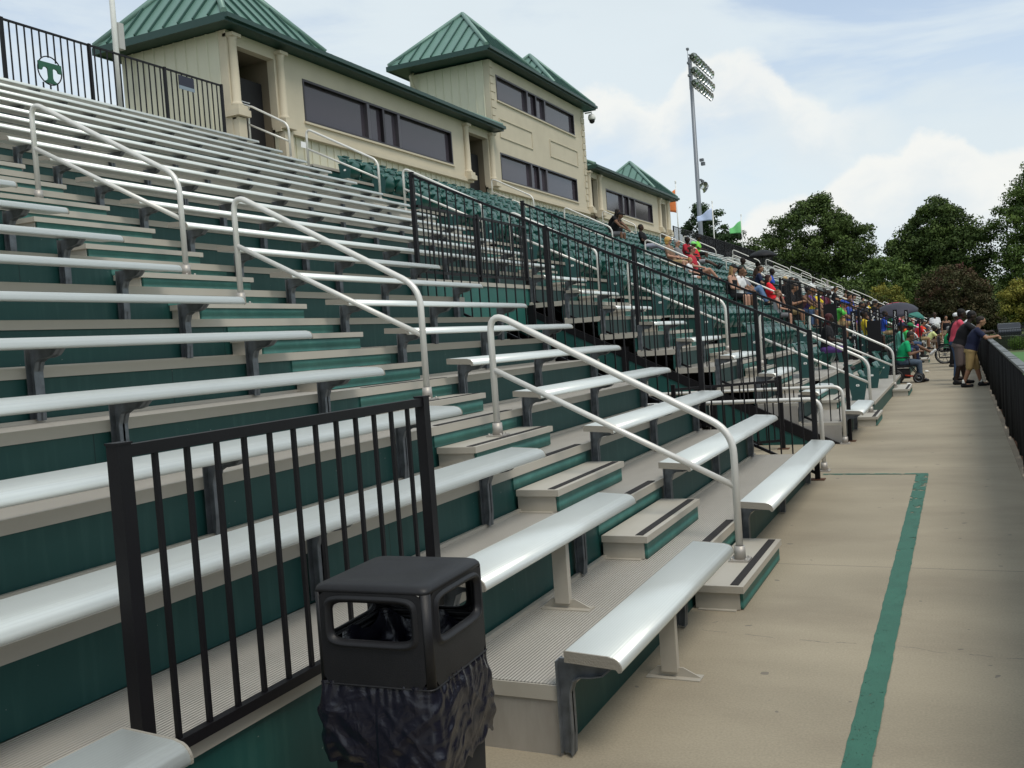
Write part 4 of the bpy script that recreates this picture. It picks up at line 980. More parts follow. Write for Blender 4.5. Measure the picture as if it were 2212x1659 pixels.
def tree(name, label, x, y, lobes, trunk, m, nclump=150, per=110, leaf=.33, clump=1.5, group=None, cat='tree', seed=1, flat=1.0, hue_top=0, base=-.8):
    lobes = [(a_, b_ + (.45 if trunk else 0), c_, d_) for a_, b_, c_, d_ in lobes]
    """lobes: (dx, dz, rx, rz) ellipsoids around the trunk; leaves in clumps near the surface of each lobe"""
    rs = np.random.RandomState(seed)
    t = empty(name, (x, y, base), label=label, cat=cat, group=group)
    vol = np.array([rx * rx * rz for dx, dz, rx, rz in lobes]) ** .72; vol /= vol.sum(); cl = []
    for (dx, dz, rx, rz), w in zip(lobes, vol):
        k = max(3, int(nclump * w)); d = rs.normal(size=(k, 3)); d /= np.linalg.norm(d, axis=1)[:, None]
        r = rs.uniform(.55, 1.04, size=(k, 1)) ** .6; c = d * r * np.array((rx, rx, rz)) + np.array((dx, rs.uniform(-.2, .2) * rx, dz)); cl.append(c)
    cl = np.concatenate(cl); k = len(cl); cr = clump * rs.uniform(.55, 1.25, size=k)
    hue_c = rs.uniform(0, 1, k)
    n_ = k * per; ci = np.repeat(np.arange(k), per)
    d = rs.normal(size=(n_, 3)); d /= np.linalg.norm(d, axis=1)[:, None]
    pos = cl[ci] + d * (cr[ci] * rs.uniform(.25, 1.0, n_) ** .5)[:, None] * np.array((1, 1, .62 * flat)) + rs.normal(scale=.1, size=(n_, 3))
    nr = d + rs.normal(scale=.7, size=(n_, 3)); nr /= np.linalg.norm(nr, axis=1)[:, None]
    a = np.cross(nr, rs.normal(size=(n_, 3))); a /= np.linalg.norm(a, axis=1)[:, None]; b = np.cross(nr, a)
    sz = (leaf * rs.uniform(.5, 1.15, n_))[:, None]
    q = np.stack([pos - a * sz * .5, pos + b * sz * .32, pos + a * sz * .5, pos - b * sz * .32], 1).reshape(-1, 3)
    me = bpy.data.meshes.new('crown'); me.vertices.add(n_ * 4); me.vertices.foreach_set('co', q.astype('f').ravel())
    me.loops.add(n_ * 4); me.loops.foreach_set('vertex_index', np.arange(n_ * 4, dtype='i')); me.polygons.add(n_)
    me.polygons.foreach_set('loop_start', np.arange(0, n_ * 4, 4, dtype='i')); me.polygons.foreach_set('loop_total', np.full(n_, 4, dtype='i')); me.update()
    at = me.attributes.new('hue', 'FLOAT', 'FACE'); h = np.clip(hue_c[ci] * .6 + rs.uniform(0, .4, n_) + hue_top * (pos[:, 2] / pos[:, 2].max() - .5), 0, 1); at.data.foreach_set('value', h.astype('f'))
    me.materials.append(m); link('crown', me, t)
    if trunk:
        th, tr = trunk; s = MB(); s.tube([(0, 0, 0), (.1 * tr, 0, th * .4), (-.2 * tr, .1, th)], tr, 9, False, tr * .45)
        for i in range(min(14, k)):
            c = cl[rs.randint(k)]; z0 = th * rs.uniform(.35, .9); s.tube([(0, 0, z0), (c[0] * .45, c[1] * .45, z0 + (c[2] - z0) * .35), (c[0] * .95, c[1] * .95, c[2])], tr * .34, 5, False, tr * .07)
        s.build('trunk', M_BARK, t)
    return t
GT = 'big trees beyond the end of the stadium'
tree('pine_tree', 'dark pine behind the light mast and the pale blue flag', -29.2, 125, [(0, 17.3, 1.7, 1.9), (-1.2, 15.6, 2.2, 1.0), (2.2, 14.6, 2.4, .9), (.3, 13.2, 1.9, 1.5), (-2.8, 12.4, 2.8, 1.2), (3.0, 11.9, 2.7, 1.3), (0, 10.6, 4.2, 1.7), (4.2, 9.8, 2.6, 1.4), (-3.8, 9.6, 2.8, 1.4), (0, 8, 4.6, 2.2), (0, 6, 4.4, 1.8)], (16.5, .34), L_PI, 380, 150, .34, 1.0, seed=3, flat=.8)
tree('oak_tree', 'largest dark green tree, left of centre above the far benches', -16.4, 125, [(0, 11.5, 5.5, 5.8), (-4.2, 10.4, 4.2, 3.8), (3.5, 10.5, 4.3, 4.4), (.8, 14.6, 3.6, 3.3), (-1.4, 7, 6.0, 3.6), (5.0, 7, 3.6, 3.4), (-5.2, 8.0, 2.6, 2.0)], (10, .55), L_DK, 560, 170, .33, 1.15, GT, seed=5)
tree('oak_tree', 'round dark green tree standing between the largest tree and the right edge', -2.0, 125, [(.2, 10.5, 4.4, 5.0), (-2.8, 9.2, 3.0, 3.2), (2.9, 9.3, 3.0, 3.6), (.4, 13.1, 2.6, 2.6), (0, 6, 4.6, 3.0)], (9, .5), L_DK, 430, 170, .33, 1.1, GT, seed=8)
tree('oak_tree', 'tall tree cut off by the right edge of the photo', 9.2, 122, [(0, 13.5, 3.6, 4.8), (-2.4, 11.6, 3.2, 2.6), (-3.0, 7.2, 2.6, 2.2), (.5, 8, 4.6, 3.4), (2.5, 15.5, 4, 4), (3, 8, 5, 4)], (11, .5), L_MD, 380, 150, .34, 1.1, GT, seed=11)
tree('bronze_tree', 'reddish bronze rounded tree above the far end of the walkway', -.25, 112, [(0, 4.3, 3.6, 2.7), (-2.0, 3.4, 2.0, 2.4), (2.1, 3.0, 1.8, 2.0), (0, 1.8, 4.2, 1.9)], (3, .25), L_RD, 300, 120, .26, .75, seed=13, hue_top=.5)
tree('yellow_tree', 'bright yellow-green tree at the right edge behind the field fence', 6.2, 105, [(0, 3.0, 2.4, 2.2), (1.5, 3.4, 2.2, 2.4), (-.9, 2.2, 1.6, 1.5), (3.2, 2.8, 2.4, 2.2)], (2.6, .18), L_YL, 260, 110, .25, .6, seed=17, hue_top=.5)
tree('young_tree', 'small yellow-green tree left of the bronze tree', -6.6, 104, [(0, 4.0, 1.6, 1.6), (.8, 3.0, 1.4, 1.3), (-1.1, 2.8, 1.3, 1.2)], (3, .14), L_YL, 90, 100, .24, .55, seed=19)
tree('maple_tree', 'mid green tree filling the gap between the two big dark trees', -7.4, 118, [(0, 6.0, 2.6, 3.2), (-1.8, 4.8, 2.2, 2.4), (1.9, 4.4, 2.1, 2.4), (0, 2.6, 3.6, 2.6)], (5, .3), L_MD, 260, 120, .34, .9, seed=23)
GM = 'smaller trees in the dark belt behind the stadium'
belt = [(-34, 132, 4.5, 3.6, L_MD, 'low dark tree at the left end of the distant belt, below the pine'), (-22.5, 130, 5, 4.2, L_DK, 'bushy dark tree at the foot of the largest tree, on its left'), (-12.5, 116, 4.2, 3.6, L_DK, 'dense dark tree low in front of the largest tree'), (-4.2, 130, 4.6, 3.6, L_DK, 'dark bushy tree behind the small yellow-green tree'), (3.4, 136, 4.4, 3.4, L_MD, 'mid green distant tree right of the bronze tree'), (6.8, 150, 4.4, 3.2, L_MD, 'farthest green tree above the dark roof'), (-18.5, 112, 3.4, 2.6, L_DK, 'low dark tree behind the far benches'), (12, 128, 6, 4, L_DK, 'dark tree behind the yellow-green tree at the right edge'), (2.2, 118, 3.0, 2.2, L_DK, 'dark bush directly behind the bronze tree')]
for i, (x, y, r, h, m, lab) in enumerate(belt):
    tree('belt_tree', lab, x, y, [(0, h, r, h * .9), (r * .5, h * .7, r * .6, h * .7), (-r * .5, h * .8, r * .6, h * .6)], (h, .25), m, 170, 100, .38, 1.1, GM, seed=40 + i)
for i, x in enumerate((4.6, 7.0, 9.4)):
    tree('hedge_bush', f'clipped rounded green bush beyond the far fence of the field, {["left one", "middle one", "right one"][i]}', (3.3, 4.35, 5.4)[i], 66, [(0, .40, .52, .32)], None, L_HG, 60, 160, .06, .13, 'clipped bushes beyond the field', 'bush', seed=70 + i, base=-.8)
s = MB(); s.box(1.9, 30, 67.5, 69, -.8, .05); s.build('dark_hedge', mat('dark_hedge_leaves', (.014, .022, .010), .95, 0, var=.5, vscale=6, bump=1, bscale=9), label='low dark hedge running behind the clipped bushes', cat='hedge')
fence('black metal fence along the far end of the field', (1.6, 63.5), (26, 63.5), (.56, .56), (-.7, -.7), [(i / 9, None, -.8) for i in range(10)], spacing=.13, group=None, picket=.014)
s = MB(); s.prism([(0, 1.5), (9, 1.5), (7.5, 4.2), (1.5, 4.2)], 'y', 140, 152); s.box(.4, 8.6, 140.5, 151.5, -.8, 1.5); 
s.v = [(x + 1.2, y, z) for x, y, z in s.v]; s.build('house', mat('dark_slate_roof', (.035, .042, .052), .7, 0, var=.15), label='low building with a dark grey roof between the bronze and yellow-green trees', cat='house')
# parked cars beyond the field
def car(x, y, col, label):
    t = empty('parked_car', (x, y, -.8), R_(90), label=label, cat='car', group='cars parked beyond the field')
    b = MB(); body = [(-2.2, .35), (-2.2, .72), (-1.9, .9), (-1.25, .95), (-.75, 1.38), (.7, 1.42), (1.35, .98), (2.05, .86), (2.2, .62), (2.2, .35)]
    b.prism(body, 'y', -.85, .85); o = b.build('body', mat('car_paint', col, .25, .3, coat=.6), t); bv = o.modifiers.new('b', 'BEVEL'); bv.width = .06; bv.segments = 2
    g = MB(); g.prism([(-1.15, .97), (-.72, 1.33), (.66, 1.36), (1.2, .99)], 'y', -.87, .87); g.build('windows', M_GLASS, t)
    for wx in (-1.35, 1.35):
        for wy in (-.78, .78):
            w = MB(); w.lathe([(.001, -.1), (.2, -.1), (.32, -.08), (.32, .08), (.2, .1), (.001, .1)], (0, 0, 0), 14, 'x'); w.v = [(wx + y2, wy + x2, .32 + z2) for x2, y2, z2 in w.v]; w.build('wheel', M_DARK, t)
    for wy in (-.6, .6):
        w = MB(); w.box(2.17, 2.22, wy - .14, wy + .14, .6, .74); w.build('headlight', M_WHITE, t)
for i, (x, c, nm) in enumerate(((3.2, (.008, .010, .016), 'dark blue'), (5.8, (.02, .02, .022), 'black'), (8.4, (.10, .2, .4), 'light blue'), (11, (.7, .7, .7), 'white'), (13.6, (.25, .02, .02), 'red'))):
    car(x + .6, 92 + i * .3, c, f'{nm} car parked behind the far fence of the field')
s = MB(); s.tube([(-10.8, 92, -.8), (-10.8, 92, 5.6)], .13, 8); s.box(-11.1, -10.5, 91.95, 92.05, 5.1, 5.2); s.build('utility_pole', mat('grey_wood', (.2, .19, .17), .9), label='grey wooden pole standing behind the far benches', cat='pole')

# ---------------------------------------------------------------- people
def V3(*a): return Vector(a)
def capsule(mb, p0, r0, p1, r1, n=10, flat=None):
    p0 = Vector(p0); p1 = Vector(p1); d = p1 - p0; ln = d.length or 1e-4; d = d / ln
    up = Vector((0, 1, 0)) if abs(d.y) < .9 else Vector((1, 0, 0)); a = d.cross(up).normalized(); b = a.cross(d)
    pr = [(-.98, .2), (-.8, .6), (-.4, .92), (0, 1)]
    P = [(p0 + d * r0 * t, r0 * w) for t, w in pr] + [(p1 - d * r1 * t, r1 * w) for t, w in pr[::-1]]
    vs = []
    for c, r in P:
        for j in range(n): t = 2 * math.pi * j / n; vs.append(c + a * r * math.cos(t) + b * r * math.sin(t) * (flat or 1))
    k = len(P); b0 = len(mb.v)
    mb.add(vs, [(i*n + j, i*n + (j+1) % n, (i+1)*n + (j+1) % n, (i+1)*n + j) for i in range(k-1) for j in range(n)], True)
    mb.f += [tuple(b0 + j for j in range(n)), tuple(b0 + (k-1)*n + j for j in range(n))]; mb.sm += [True, True]
def loft(mb, rings_, n=18):
    """rings: (centre, side vector, front vector, a, b)"""
    vs = []
    for c, sv_, fv, a, b in rings_:
        for j in range(n):
            t = 2 * math.pi * j / n; ct, st = math.cos(t), math.sin(t)
            ct = math.copysign(abs(ct) ** .85, ct); vs.append(Vector(c) + sv_ * a * ct + fv * b * st)
    k = len(rings_); b0 = len(mb.v)
    mb.add(vs, [(i*n + j, i*n + (j+1) % n, (i+1)*n + (j+1) % n, (i+1)*n + j) for i in range(k-1) for j in range(n)], True)
    mb.f += [tuple(b0 + j for j in range(n)), tuple(b0 + (k-1)*n + j for j in range(n))]; mb.sm += [True, True]
def ellip(mb, c, rad, q=None, n=14, m=9):
    vs = []
    for i in range(m + 1):
        ph = math.pi * i / m
        for j in range(n):
            t = 2 * math.pi * j / n; v = Vector((rad[0] * math.sin(ph) * math.cos(t), rad[1] * math.sin(ph) * math.sin(t), rad[2] * math.cos(ph)))
            if q: v = q @ v
            vs.append(Vector(c) + v)
    mb.add(vs, [(i*n + j, i*n + (j+1) % n, (i+1)*n + (j+1) % n, (i+1)*n + j) for i in range(m) for j in range(n)], True)
def fuse(mb, name, vox, smooth=2):
    me = mb.mesh(name + '_raw'); o = bpy.data.objects.new('tmp', me); COL.objects.link(o)
    r = o.modifiers.new('r', 'REMESH'); r.mode = 'VOXEL'; r.voxel_size = vox; r.use_smooth_shade = True
    if smooth: s_ = o.modifiers.new('s', 'SMOOTH'); s_.iterations = smooth; s_.factor = .5
    dg = bpy.context.evaluated_depsgraph_get(); dg.update(); out = bpy.data.meshes.new_from_object(o.evaluated_get(dg)); out.name = name
    bpy.data.objects.remove(o); bpy.data.meshes.remove(me); return out
def frame(J):
    up = (J['neck'] - J['pelvis']).normalized()
    sh = (J['shL'] - J['shR']).normalized(); hp = (J['hipL'] - J['hipR']).normalized()
    return up, sh, hp
def torso_rings(J, g=0, lo=0, hi=6, bulk=1.0):
    up, sh, hp = frame(J); pl, ch, nk = J['pelvis'], J['chest'], J['neck']
    def fr(s, d): f = s.cross(d).normalized(); return f
    d0 = (ch - pl).normalized(); d1 = (nk - ch).normalized()
    mid = hp.lerp(sh, .5).normalized()
    R = [(pl - d0 * .07, hp, -fr(hp, d0), .150 * bulk + g, .110 * bulk + g), (pl + d0 * .03, hp, -fr(hp, d0), .168 * bulk + g, .120 * bulk + g), (pl.lerp(ch, .5), mid, -fr(mid, d0), .150 * bulk + g, .108 * bulk + g),
         (ch, sh, -fr(sh, d1), .172 * bulk + g, .120 * bulk + g), (ch.lerp(nk, .55), sh, -fr(sh, d1), .182 * bulk + g, .108 + g), (ch.lerp(nk, .86), sh, -fr(sh, d1), .135 + g, .078 + g), (nk + d1 * .0, sh, -fr(sh, d1), .068 + g, .062 + g)]
    return R[lo:hi + 1]
def hand(mb, w, e, side, pose='rest'):
    d = (w - e).normalized(); dn = Vector((0, 0, -1)) if abs(d.z) < .9 else Vector((1, 0, 0))
    lat = d.cross(dn).normalized() * (1 if side > 0 else -1); pal = lat.cross(d).normalized(); pal = pal if pal.z < 0 else -pal
    pc = w + d * .045
    capsule(mb, w, .026, w + d * .07, .036, 8, .5); capsule(mb, w + d * .02 + lat * .018, .02, w + d * .075 + lat * .022, .018, 8); capsule(mb, w + d * .02 - lat * .018, .02, w + d * .072 - lat * .024, .018, 8)
    for i, (o, ln) in enumerate(((.030, .062), (.011, .072), (-.009, .068), (-.028, .052))):
        b = w + d * .082 + lat * o; m_ = b + d * ln * .5 + pal * .012; tp = m_ + d * ln * .30 + pal * ln * .45
        capsule(mb, b, .0098, m_, .009, 6); capsule(mb, m_, .009, tp, .0078, 6)
    b = w + d * .022 + lat * .028; m_ = b + lat * .026 + d * .026 + pal * .010; capsule(mb, b, .013, m_, .0105, 6); capsule(mb, m_, .0105, m_ + d * .03 + pal * .010, .009, 6)
def head_parts(mb, J):
    h = J['head']; q = J['hq']; f = q @ Vector((1, 0, 0)); u = q @ Vector((0, 0, 1)); s = q @ Vector((0, 1, 0))
    capsule(mb, J['neck'] - (h - J['neck']).normalized() * .05, .058, h - u * .05 - f * .012, .052)
    ellip(mb, h + u * .022, (.098, .077, .098), q); ellip(mb, h - u * .035 + f * .012, (.074, .062, .083), q); ellip(mb, h - u * .083 + f * .048, (.03, .032, .024), q)
    capsule(mb, h + f * .088 + u * .010, .010, h + f * .108 - u * .022, .014, 8); ellip(mb, h + f * .078 + u * .028, (.022, .052, .012), q)
    ellip(mb, h + f * .084 - u * .054, (.014, .026, .010), q)
    for sg in (-1, 1): ellip(mb, h + s * .078 * sg - f * .004 - u * .004, (.022, .010, .032), q)
def body(J, name, vox=.014, bulk=1.0):
    mb = MB(); loft(mb, torso_rings(J, -.006, 0, 6, bulk))
    head_parts(mb, J)
    for S, sg in (('L', 1), ('R', -1)):
        sh, el_, wr, hi, kn, an = J['sh'+S], J['el'+S], J['wr'+S], J['hip'+S], J['kn'+S], J['an'+S]
        capsule(mb, sh, .055, el_, .040); capsule(mb, sh.lerp(J['neck'], .45), .055, sh, .056); capsule(mb, el_, .040, el_.lerp(wr, .35), .041); capsule(mb, el_.lerp(wr, .35), .041, wr, .027)
        hand(mb, wr, el_, sg)
        capsule(mb, hi, .088 * bulk, kn, .058); capsule(mb, kn, .056, kn.lerp(an, .35), .056); capsule(mb, kn.lerp(an, .3), .056, an, .036)
        t = J['toe'+S]; capsule(mb, an + Vector((0, 0, -.03)), .04, t, .032, 8)
    return fuse(mb, name, vox)
def shirt(J, name, sleeve=.6, bulk=1.0, hem=0, vox=.015):
    mb = MB(); loft(mb, torso_rings(J, .016, hem, 5 if sleeve > 0 else 4, bulk * 1.03))
    if sleeve > 0:
        for S in 'LR':
            sh, el_, wr = J['sh'+S], J['el'+S], J['wr'+S]; capsule(mb, sh.lerp(J['neck'], .5), .068, sh, .074)
            if sleeve <= 1: capsule(mb, sh, .073, sh.lerp(el_, sleeve), .066)
            else: capsule(mb, sh, .072, el_, .058); capsule(mb, el_, .058, el_.lerp(wr, .85), .044)
    else:
        for S in 'LR': sh = J['sh'+S]; capsule(mb, sh.lerp(J['neck'], .6), .062, sh.lerp(J['neck'], .35), .05)
    return fuse(mb, name, vox)
def legs(J, name, ln=1.0, bulk=1.0, vox=.015):
    """ln 0.9 = shorts, 2 = trousers"""
    mb = MB(); R = torso_rings(J, .014, 0, 1, bulk * 1.05); loft(mb, R); up, sh, hp = frame(J); pl = J['pelvis']
    for S in 'LR':
        hi, kn, an = J['hip'+S], J['kn'+S], J['an'+S]
        capsule(mb, pl.lerp(hi, .6), .112 * bulk, hi, .110 * bulk)
        if ln <= 1: capsule(mb, hi, .105 * bulk, hi.lerp(kn, ln), .080)
        else: capsule(mb, hi, .106 * bulk, kn, .074); capsule(mb, kn, .073, an + (kn - an) * .08, .055)
    return fuse(mb, name, vox)
def shoes(J, name):
    mb = MB()
    for S in 'LR':
        an, t = J['an'+S], J['toe'+S]; d = (t - an); d.z = 0
        heel = an - d.normalized() * .03 + Vector((0, 0, -.055)); heel.z = min(heel.z, an.z - .05)
        capsule(mb, heel, .046, t + Vector((0, 0, -.004)), .040, 8); capsule(mb, an + Vector((0, 0, -.01)), .047, heel.lerp(t, .4), .046, 8)
    return fuse(mb, name, .012)
def hairmesh(J, style, name):
    mb = MB(); h = J['head']; q = J['hq']; f = q @ Vector((1, 0, 0)); u = q @ Vector((0, 0, 1)); s = q @ Vector((0, 1, 0))
    if style == 'short': ellip(mb, h + u * .045 - f * .016, (.098, .083, .086), q); ellip(mb, h - f * .045 + u * .0, (.06, .072, .08), q)
    elif style == 'long':
        ellip(mb, h + u * .045 - f * .018, (.102, .092, .09), q); ellip(mb, h - f * .05 - u * .06, (.065, .095, .13), q); capsule(mb, h - f * .06 - u * .10, .075, h - f * .085 - u * .26, .055, 10)
        for sg in (-1, 1): capsule(mb, h + s * .075 * sg - f * .01, .028, h + s * .085 * sg - u * .17 - f * .01, .025, 8)
    elif style == 'afro': ellip(mb, h + u * .04 - f * .025, (.118, .112, .115), q); ellip(mb, h - f * .04 - u * .05, (.085, .095, .09), q)
    elif style == 'bun': ellip(mb, h + u * .045 - f * .018, (.100, .086, .087), q); ellip(mb, h - f * .11 + u * .06, (.045, .045, .045), q); ellip(mb, h - f * .045, (.06, .074, .08), q)
    elif style == 'cap': 
        ellip(mb, h + u * .055 - f * .012, (.108, .090, .083), q); pts = []
        capsule(mb, h + f * .07 + u * .045 + s * .0, .03, h + f * .165 + u * .030, .028, 10, .3)
        for sg in (-1, 1): capsule(mb, h + f * .06 + u * .046 + s * .045 * sg, .025, h + f * .145 + u * .03 + s * .035 * sg, .024, 8, .35)
    elif style == 'hat':
        ellip(mb, h + u * .075 - f * .005, (.105, .09, .085), q); qq = q; ellip(mb, h + u * .055, (.165, .15, .014), q, 18, 6)
    elif style == 'shades':
        for sg in (-1, 1): ellip(mb, h + f * .096 + u * .012 + s * .034 * sg, (.012, .030, .020), q)
        capsule(mb, h + f * .10 + u * .015 - s * .02, .006, h + f * .10 + u * .015 + s * .02, .006, 6)
        for sg in (-1, 1): capsule(mb, h + f * .095 + u * .016 + s * .06 * sg, .006, h - f * .0 + u * .012 + s * .082 * sg, .005, 6)
        return fuse(mb, name, .006, 0)
    return fuse(mb, name, .010)
def mkpose(pel, lean, head_yaw=0, head_pitch=0, arms=None, lg=None, sway=0, twist=0):
    """lean: torso tilt forward in degrees; arms/lg: joint lists for L and R"""
    J = {}; pel = Vector(pel); a = R_(lean); d = Vector((math.sin(a), math.sin(R_(sway)), math.cos(a))).normalized()
    tw = Matrix.Rotation(R_(twist), 3, 'Z')
    d2 = Vector((math.sin(a * 1.25), math.sin(R_(sway)), math.cos(a * 1.25))).normalized()
    J['pelvis'] = pel; J['chest'] = pel + d * .30; J['neck'] = J['chest'] + d2 * .24
    s = tw @ Vector((0, 1, 0))
    J['shL'] = J['neck'] - d2 * .055 + s * .175; J['shR'] = J['neck'] - d2 * .055 - s * .175
    J['hq'] = Matrix.Rotation(R_(head_yaw), 3, 'Z') @ Matrix.Rotation(R_(head_pitch), 3, 'Y')
    J['head'] = J['neck'] + d2 * .06 + J['hq'] @ Vector((.03, 0, .115))
    for S, i in (('L', 0), ('R', 1)):
        J['el'+S], J['wr'+S] = [Vector(p) for p in arms[i]]
        J['hip'+S] = pel + Vector((0, .09 if S == 'L' else -.09, -.01)); J['kn'+S], J['an'+S], J['toe'+S] = [Vector(p) for p in lg[i]]
    return J
def sit(lean=8, knee=.42, foot=.42, hz=0, arms='lap', yaw=0, pitch=5, legs_='norm', tw=0):
    L_ = {'norm': [((knee, .13, .50), (foot, .14, .09), (foot + .16, .16, .035)), ((knee + .01, -.13, .50), (foot + .03, -.13, .09), (foot + .19, -.15, .035))],
          'cross': [((knee, .12, .50), (foot, .10, .09), (foot + .16, .12, .035)), ((knee + .06, .0, .60), (foot + .25, .14, .33), (foot + .37, .16, .27))],
          'out': [((knee, .13, .50), (knee + .40, .15, .24), (knee + .52, .16, .32)), ((knee, -.12, .52), (knee + .42, -.10, .27), (knee + .54, -.1, .35))],
          'up': [((knee - .06, .13, .80), (knee + .12, .14, .38), (knee + .28, .15, .33)), ((knee - .03, -.12, .76), (knee + .16, -.12, .36), (knee + .3, -.12, .31))]}[legs_]
    J = mkpose((0, 0, .54), lean, yaw, pitch, [((0, 0, 0), (0, 0, 0))] * 2, L_, 0, tw)
    def arm(S, sg):
        sh = J['sh'+S]
        if arms == 'lap': return (sh + V3(.08, sg * .05, -.27), sh + V3(.30, -sg * .05, -.33))
        if arms == 'knees': return (sh + V3(.20, sg * .06, -.20), Vector((max(J['kn'+S].x - .02, sh.x + .36), J['kn'+S].y - sg * .03, .62)))
        if arms == 'face' and S == 'L': return (sh + V3(.22, .02, -.22), J['head'] + V3(.10, .03, -.10))
        if arms == 'food': return (sh + V3(.06, sg * .06, -.28), sh + V3(.29, -sg * .11, -.22))
        return (sh + V3(.08, sg * .05, -.27), sh + V3(.30, -sg * .04, -.33))
    for S, sg in (('L', 1), ('R', -1)): J['el'+S], J['wr'+S] = arm(S, sg)
    return J
def stand_p(lean=2, stride=.0, arms='down', yaw=0, pitch=0):
    L_ = [((.05 + stride * .5, .10, .50), (stride, .11, .09), (stride + .17, .13, .035)), ((.03 - stride * .4, -.10, .50), (-stride * 1.1, -.11, .10), (-stride * 1.1 + .17, -.13, .04))]
    J = mkpose((0, 0, .93), lean, yaw, pitch, [((0, 0, 0), (0, 0, 0))] * 2, L_)
    for S, sg in (('L', 1), ('R', -1)):
        sh = J['sh'+S]
        if arms == 'carry': J['el'+S], J['wr'+S] = sh + V3(.03, sg * .06, -.28), sh + V3(.28, -sg * .06, -.24)
        elif arms == 'fence': J['el'+S], J['wr'+S] = sh + V3(.16, sg * .10, -.26), sh + V3(.40, -sg * .05, -.27)
        else: J['el'+S], J['wr'+S] = sh + V3(.0, sg * .06, -.29), sh + V3(.07, sg * .07, -.53)
    return J
POSES = {'A': sit(6, arms='lap'), 'B': sit(30, arms='knees', pitch=10), 'C': sit(-12, arms='lap', pitch=2), 'D': sit(-6, arms='lap', legs_='cross'), 'E': sit(-16, arms='lap', legs_='out'), 'F': sit(-8, arms='knees', legs_='up'), 'G': sit(16, arms='food', pitch=22, yaw=12), 'H': sit(4, arms='face', yaw=-20),
         'W': stand_p(2, .16, 'carry'), 'X': stand_p(2, .10, 'down'), 'Y': stand_p(12, .04, 'fence', pitch=6)}
# the two men leaning on the fence, seen from the side: torso bent forward, forearms over the cap rail
def leaner(lean, px, ab, af, pz=.86):
    L_ = [((px + (af - px) * .62, .14, pz * .53), (af, .15, .10), (af + .17, .16, .045)), ((px + (ab - px) * .42 + .03, -.12, pz * .53), (ab, -.13, .10), (ab + .17, -.14, .045))]
    J = mkpose((px, 0, pz), lean, 8, 12, [((0, 0, 0), (0, 0, 0))] * 2, L_, 0)
    J['elL'], J['wrL'] = Vector((.50, .27, 1.145)), Vector((.70, .05, 1.14)); J['elR'], J['wrR'] = Vector((.49, -.27, 1.145)), Vector((.69, -.06, 1.165)); return J
POSES['M'] = leaner(17, .15, -.03, .34); POSES['N'] = leaner(22, .04, -.06, .14, .89)
_pc = {}
def pm(kind, pose, **kw):
    k = (kind, pose, tuple(sorted(kw.items())))
    if k not in _pc:
        J = POSES[pose]; fine = pose in 'MN'
        if kind == 'body': _pc[k] = body(J, 'person', .009 if fine else .014, **kw)
        elif kind == 'shirt': _pc[k] = shirt(J, 'shirt', vox=.011 if fine else .015, **kw)
        elif kind == 'legs': _pc[k] = legs(J, 'trousers', vox=.011 if fine else .015, **kw)
        elif kind == 'shoes': _pc[k] = shoes(J, 'shoes')
        elif kind == 'hair': _pc[k] = hairmesh(J, kw['style'], 'hair')
        me = _pc[k]; me.materials.clear(); me.materials.append(None)
    return _pc[k]
def setmat(o, m): o.material_slots[0].link = 'OBJECT'; o.material_slots[0].material = m
SK = {'d': (.055, .028, .018), 'm': (.16, .085, .052), 'l': (.42, .235, .165), 'b': (.028, .016, .012), 't': (.27, .145, .09)}
def person(label, x, y, z, rz, pose, skin, shirtc, legc, hair='short', hairc=(.012, .009, .008), sleeve=.6, ll=.85, shoe=(.02, .02, .02), scale=.93, bulk=1.0, group='spectators', shades=False, seat=0, cap=None):
    b = link('person', pm('body', pose, bulk=bulk), None, (x, y, z), (0, 0, rz)); b.scale = (scale,) * 3; setmat(b, plain(SK[skin], .55)); tag(b, label, 'person', group)
    s = link('shirt', pm('shirt', pose, sleeve=sleeve, bulk=bulk, hem=0), b); setmat(s, plain(shirtc))
    l = link('trousers' if ll > 1 else 'shorts', pm('legs', pose, ln=ll, bulk=bulk), b); setmat(l, plain(legc))
    h = link('shoes', pm('shoes', pose), b); setmat(h, plain(shoe, .6))
    if hair: h = link('hair', pm('hair', pose, style=hair), b); setmat(h, plain(hairc, .6))
    if cap: h = link('cap', pm('hair', pose, style=cap[0]), b); setmat(h, plain(cap[1], .7))
    if shades: h = link('sunglasses', pm('hair', pose, style='shades'), b); setmat(h, M_DARK)
    return b
BK = (.010, .010, .012); WHT = (.68, .69, .70); RED = (.55, .025, .03); NVY = (.016, .022, .055); GRN = (.02, .36, .12); GRY = (.17, .17, .18); JEAN = (.05, .085, .16); KH = (.34, .25, .13); TEAL = (.10, .34, .26); BRN = (.10, .055, .04); YEL = (.70, .52, .04); BLU = (.03, .08, .42); ORG = (.70, .10, .02); PUR = (.10, .05, .20); PINK = (.62, .12, .18)
def pc(j, y, lab, pose, skin, sc, lc, **kw): return person(lab, -1.55 - CT * (j - 1) - .06, y, CDZ(j) - .02, kw.pop('rz', R_(random.uniform(-12, 12))), pose, skin, sc, lc, **kw)
def pb(k, y, lab, pose, skin, sc, lc, **kw): return person(lab, XB(k) + .10, y, RZ * (k - 1) - .02, kw.pop('rz', R_(random.uniform(-12, 12))), pose, skin, sc, lc, **kw)
pc(12, 32.5, 'person with long black dreadlocks and black top below the press box', 'B', 'd', BK, BK, hair='long', ll=2)
pc(11, 30.2, 'person in black sleeveless top and dark cap sitting forward below the press box', 'B', 'm', BK, GRY, hair=None, cap=('cap', BK), sleeve=0)
pc(10, 31.1, 'person in black shirt and pale grey trousers stretched across the seats', 'E', 'd', BK, (.30, .31, .38), ll=2, shoe=BRN)
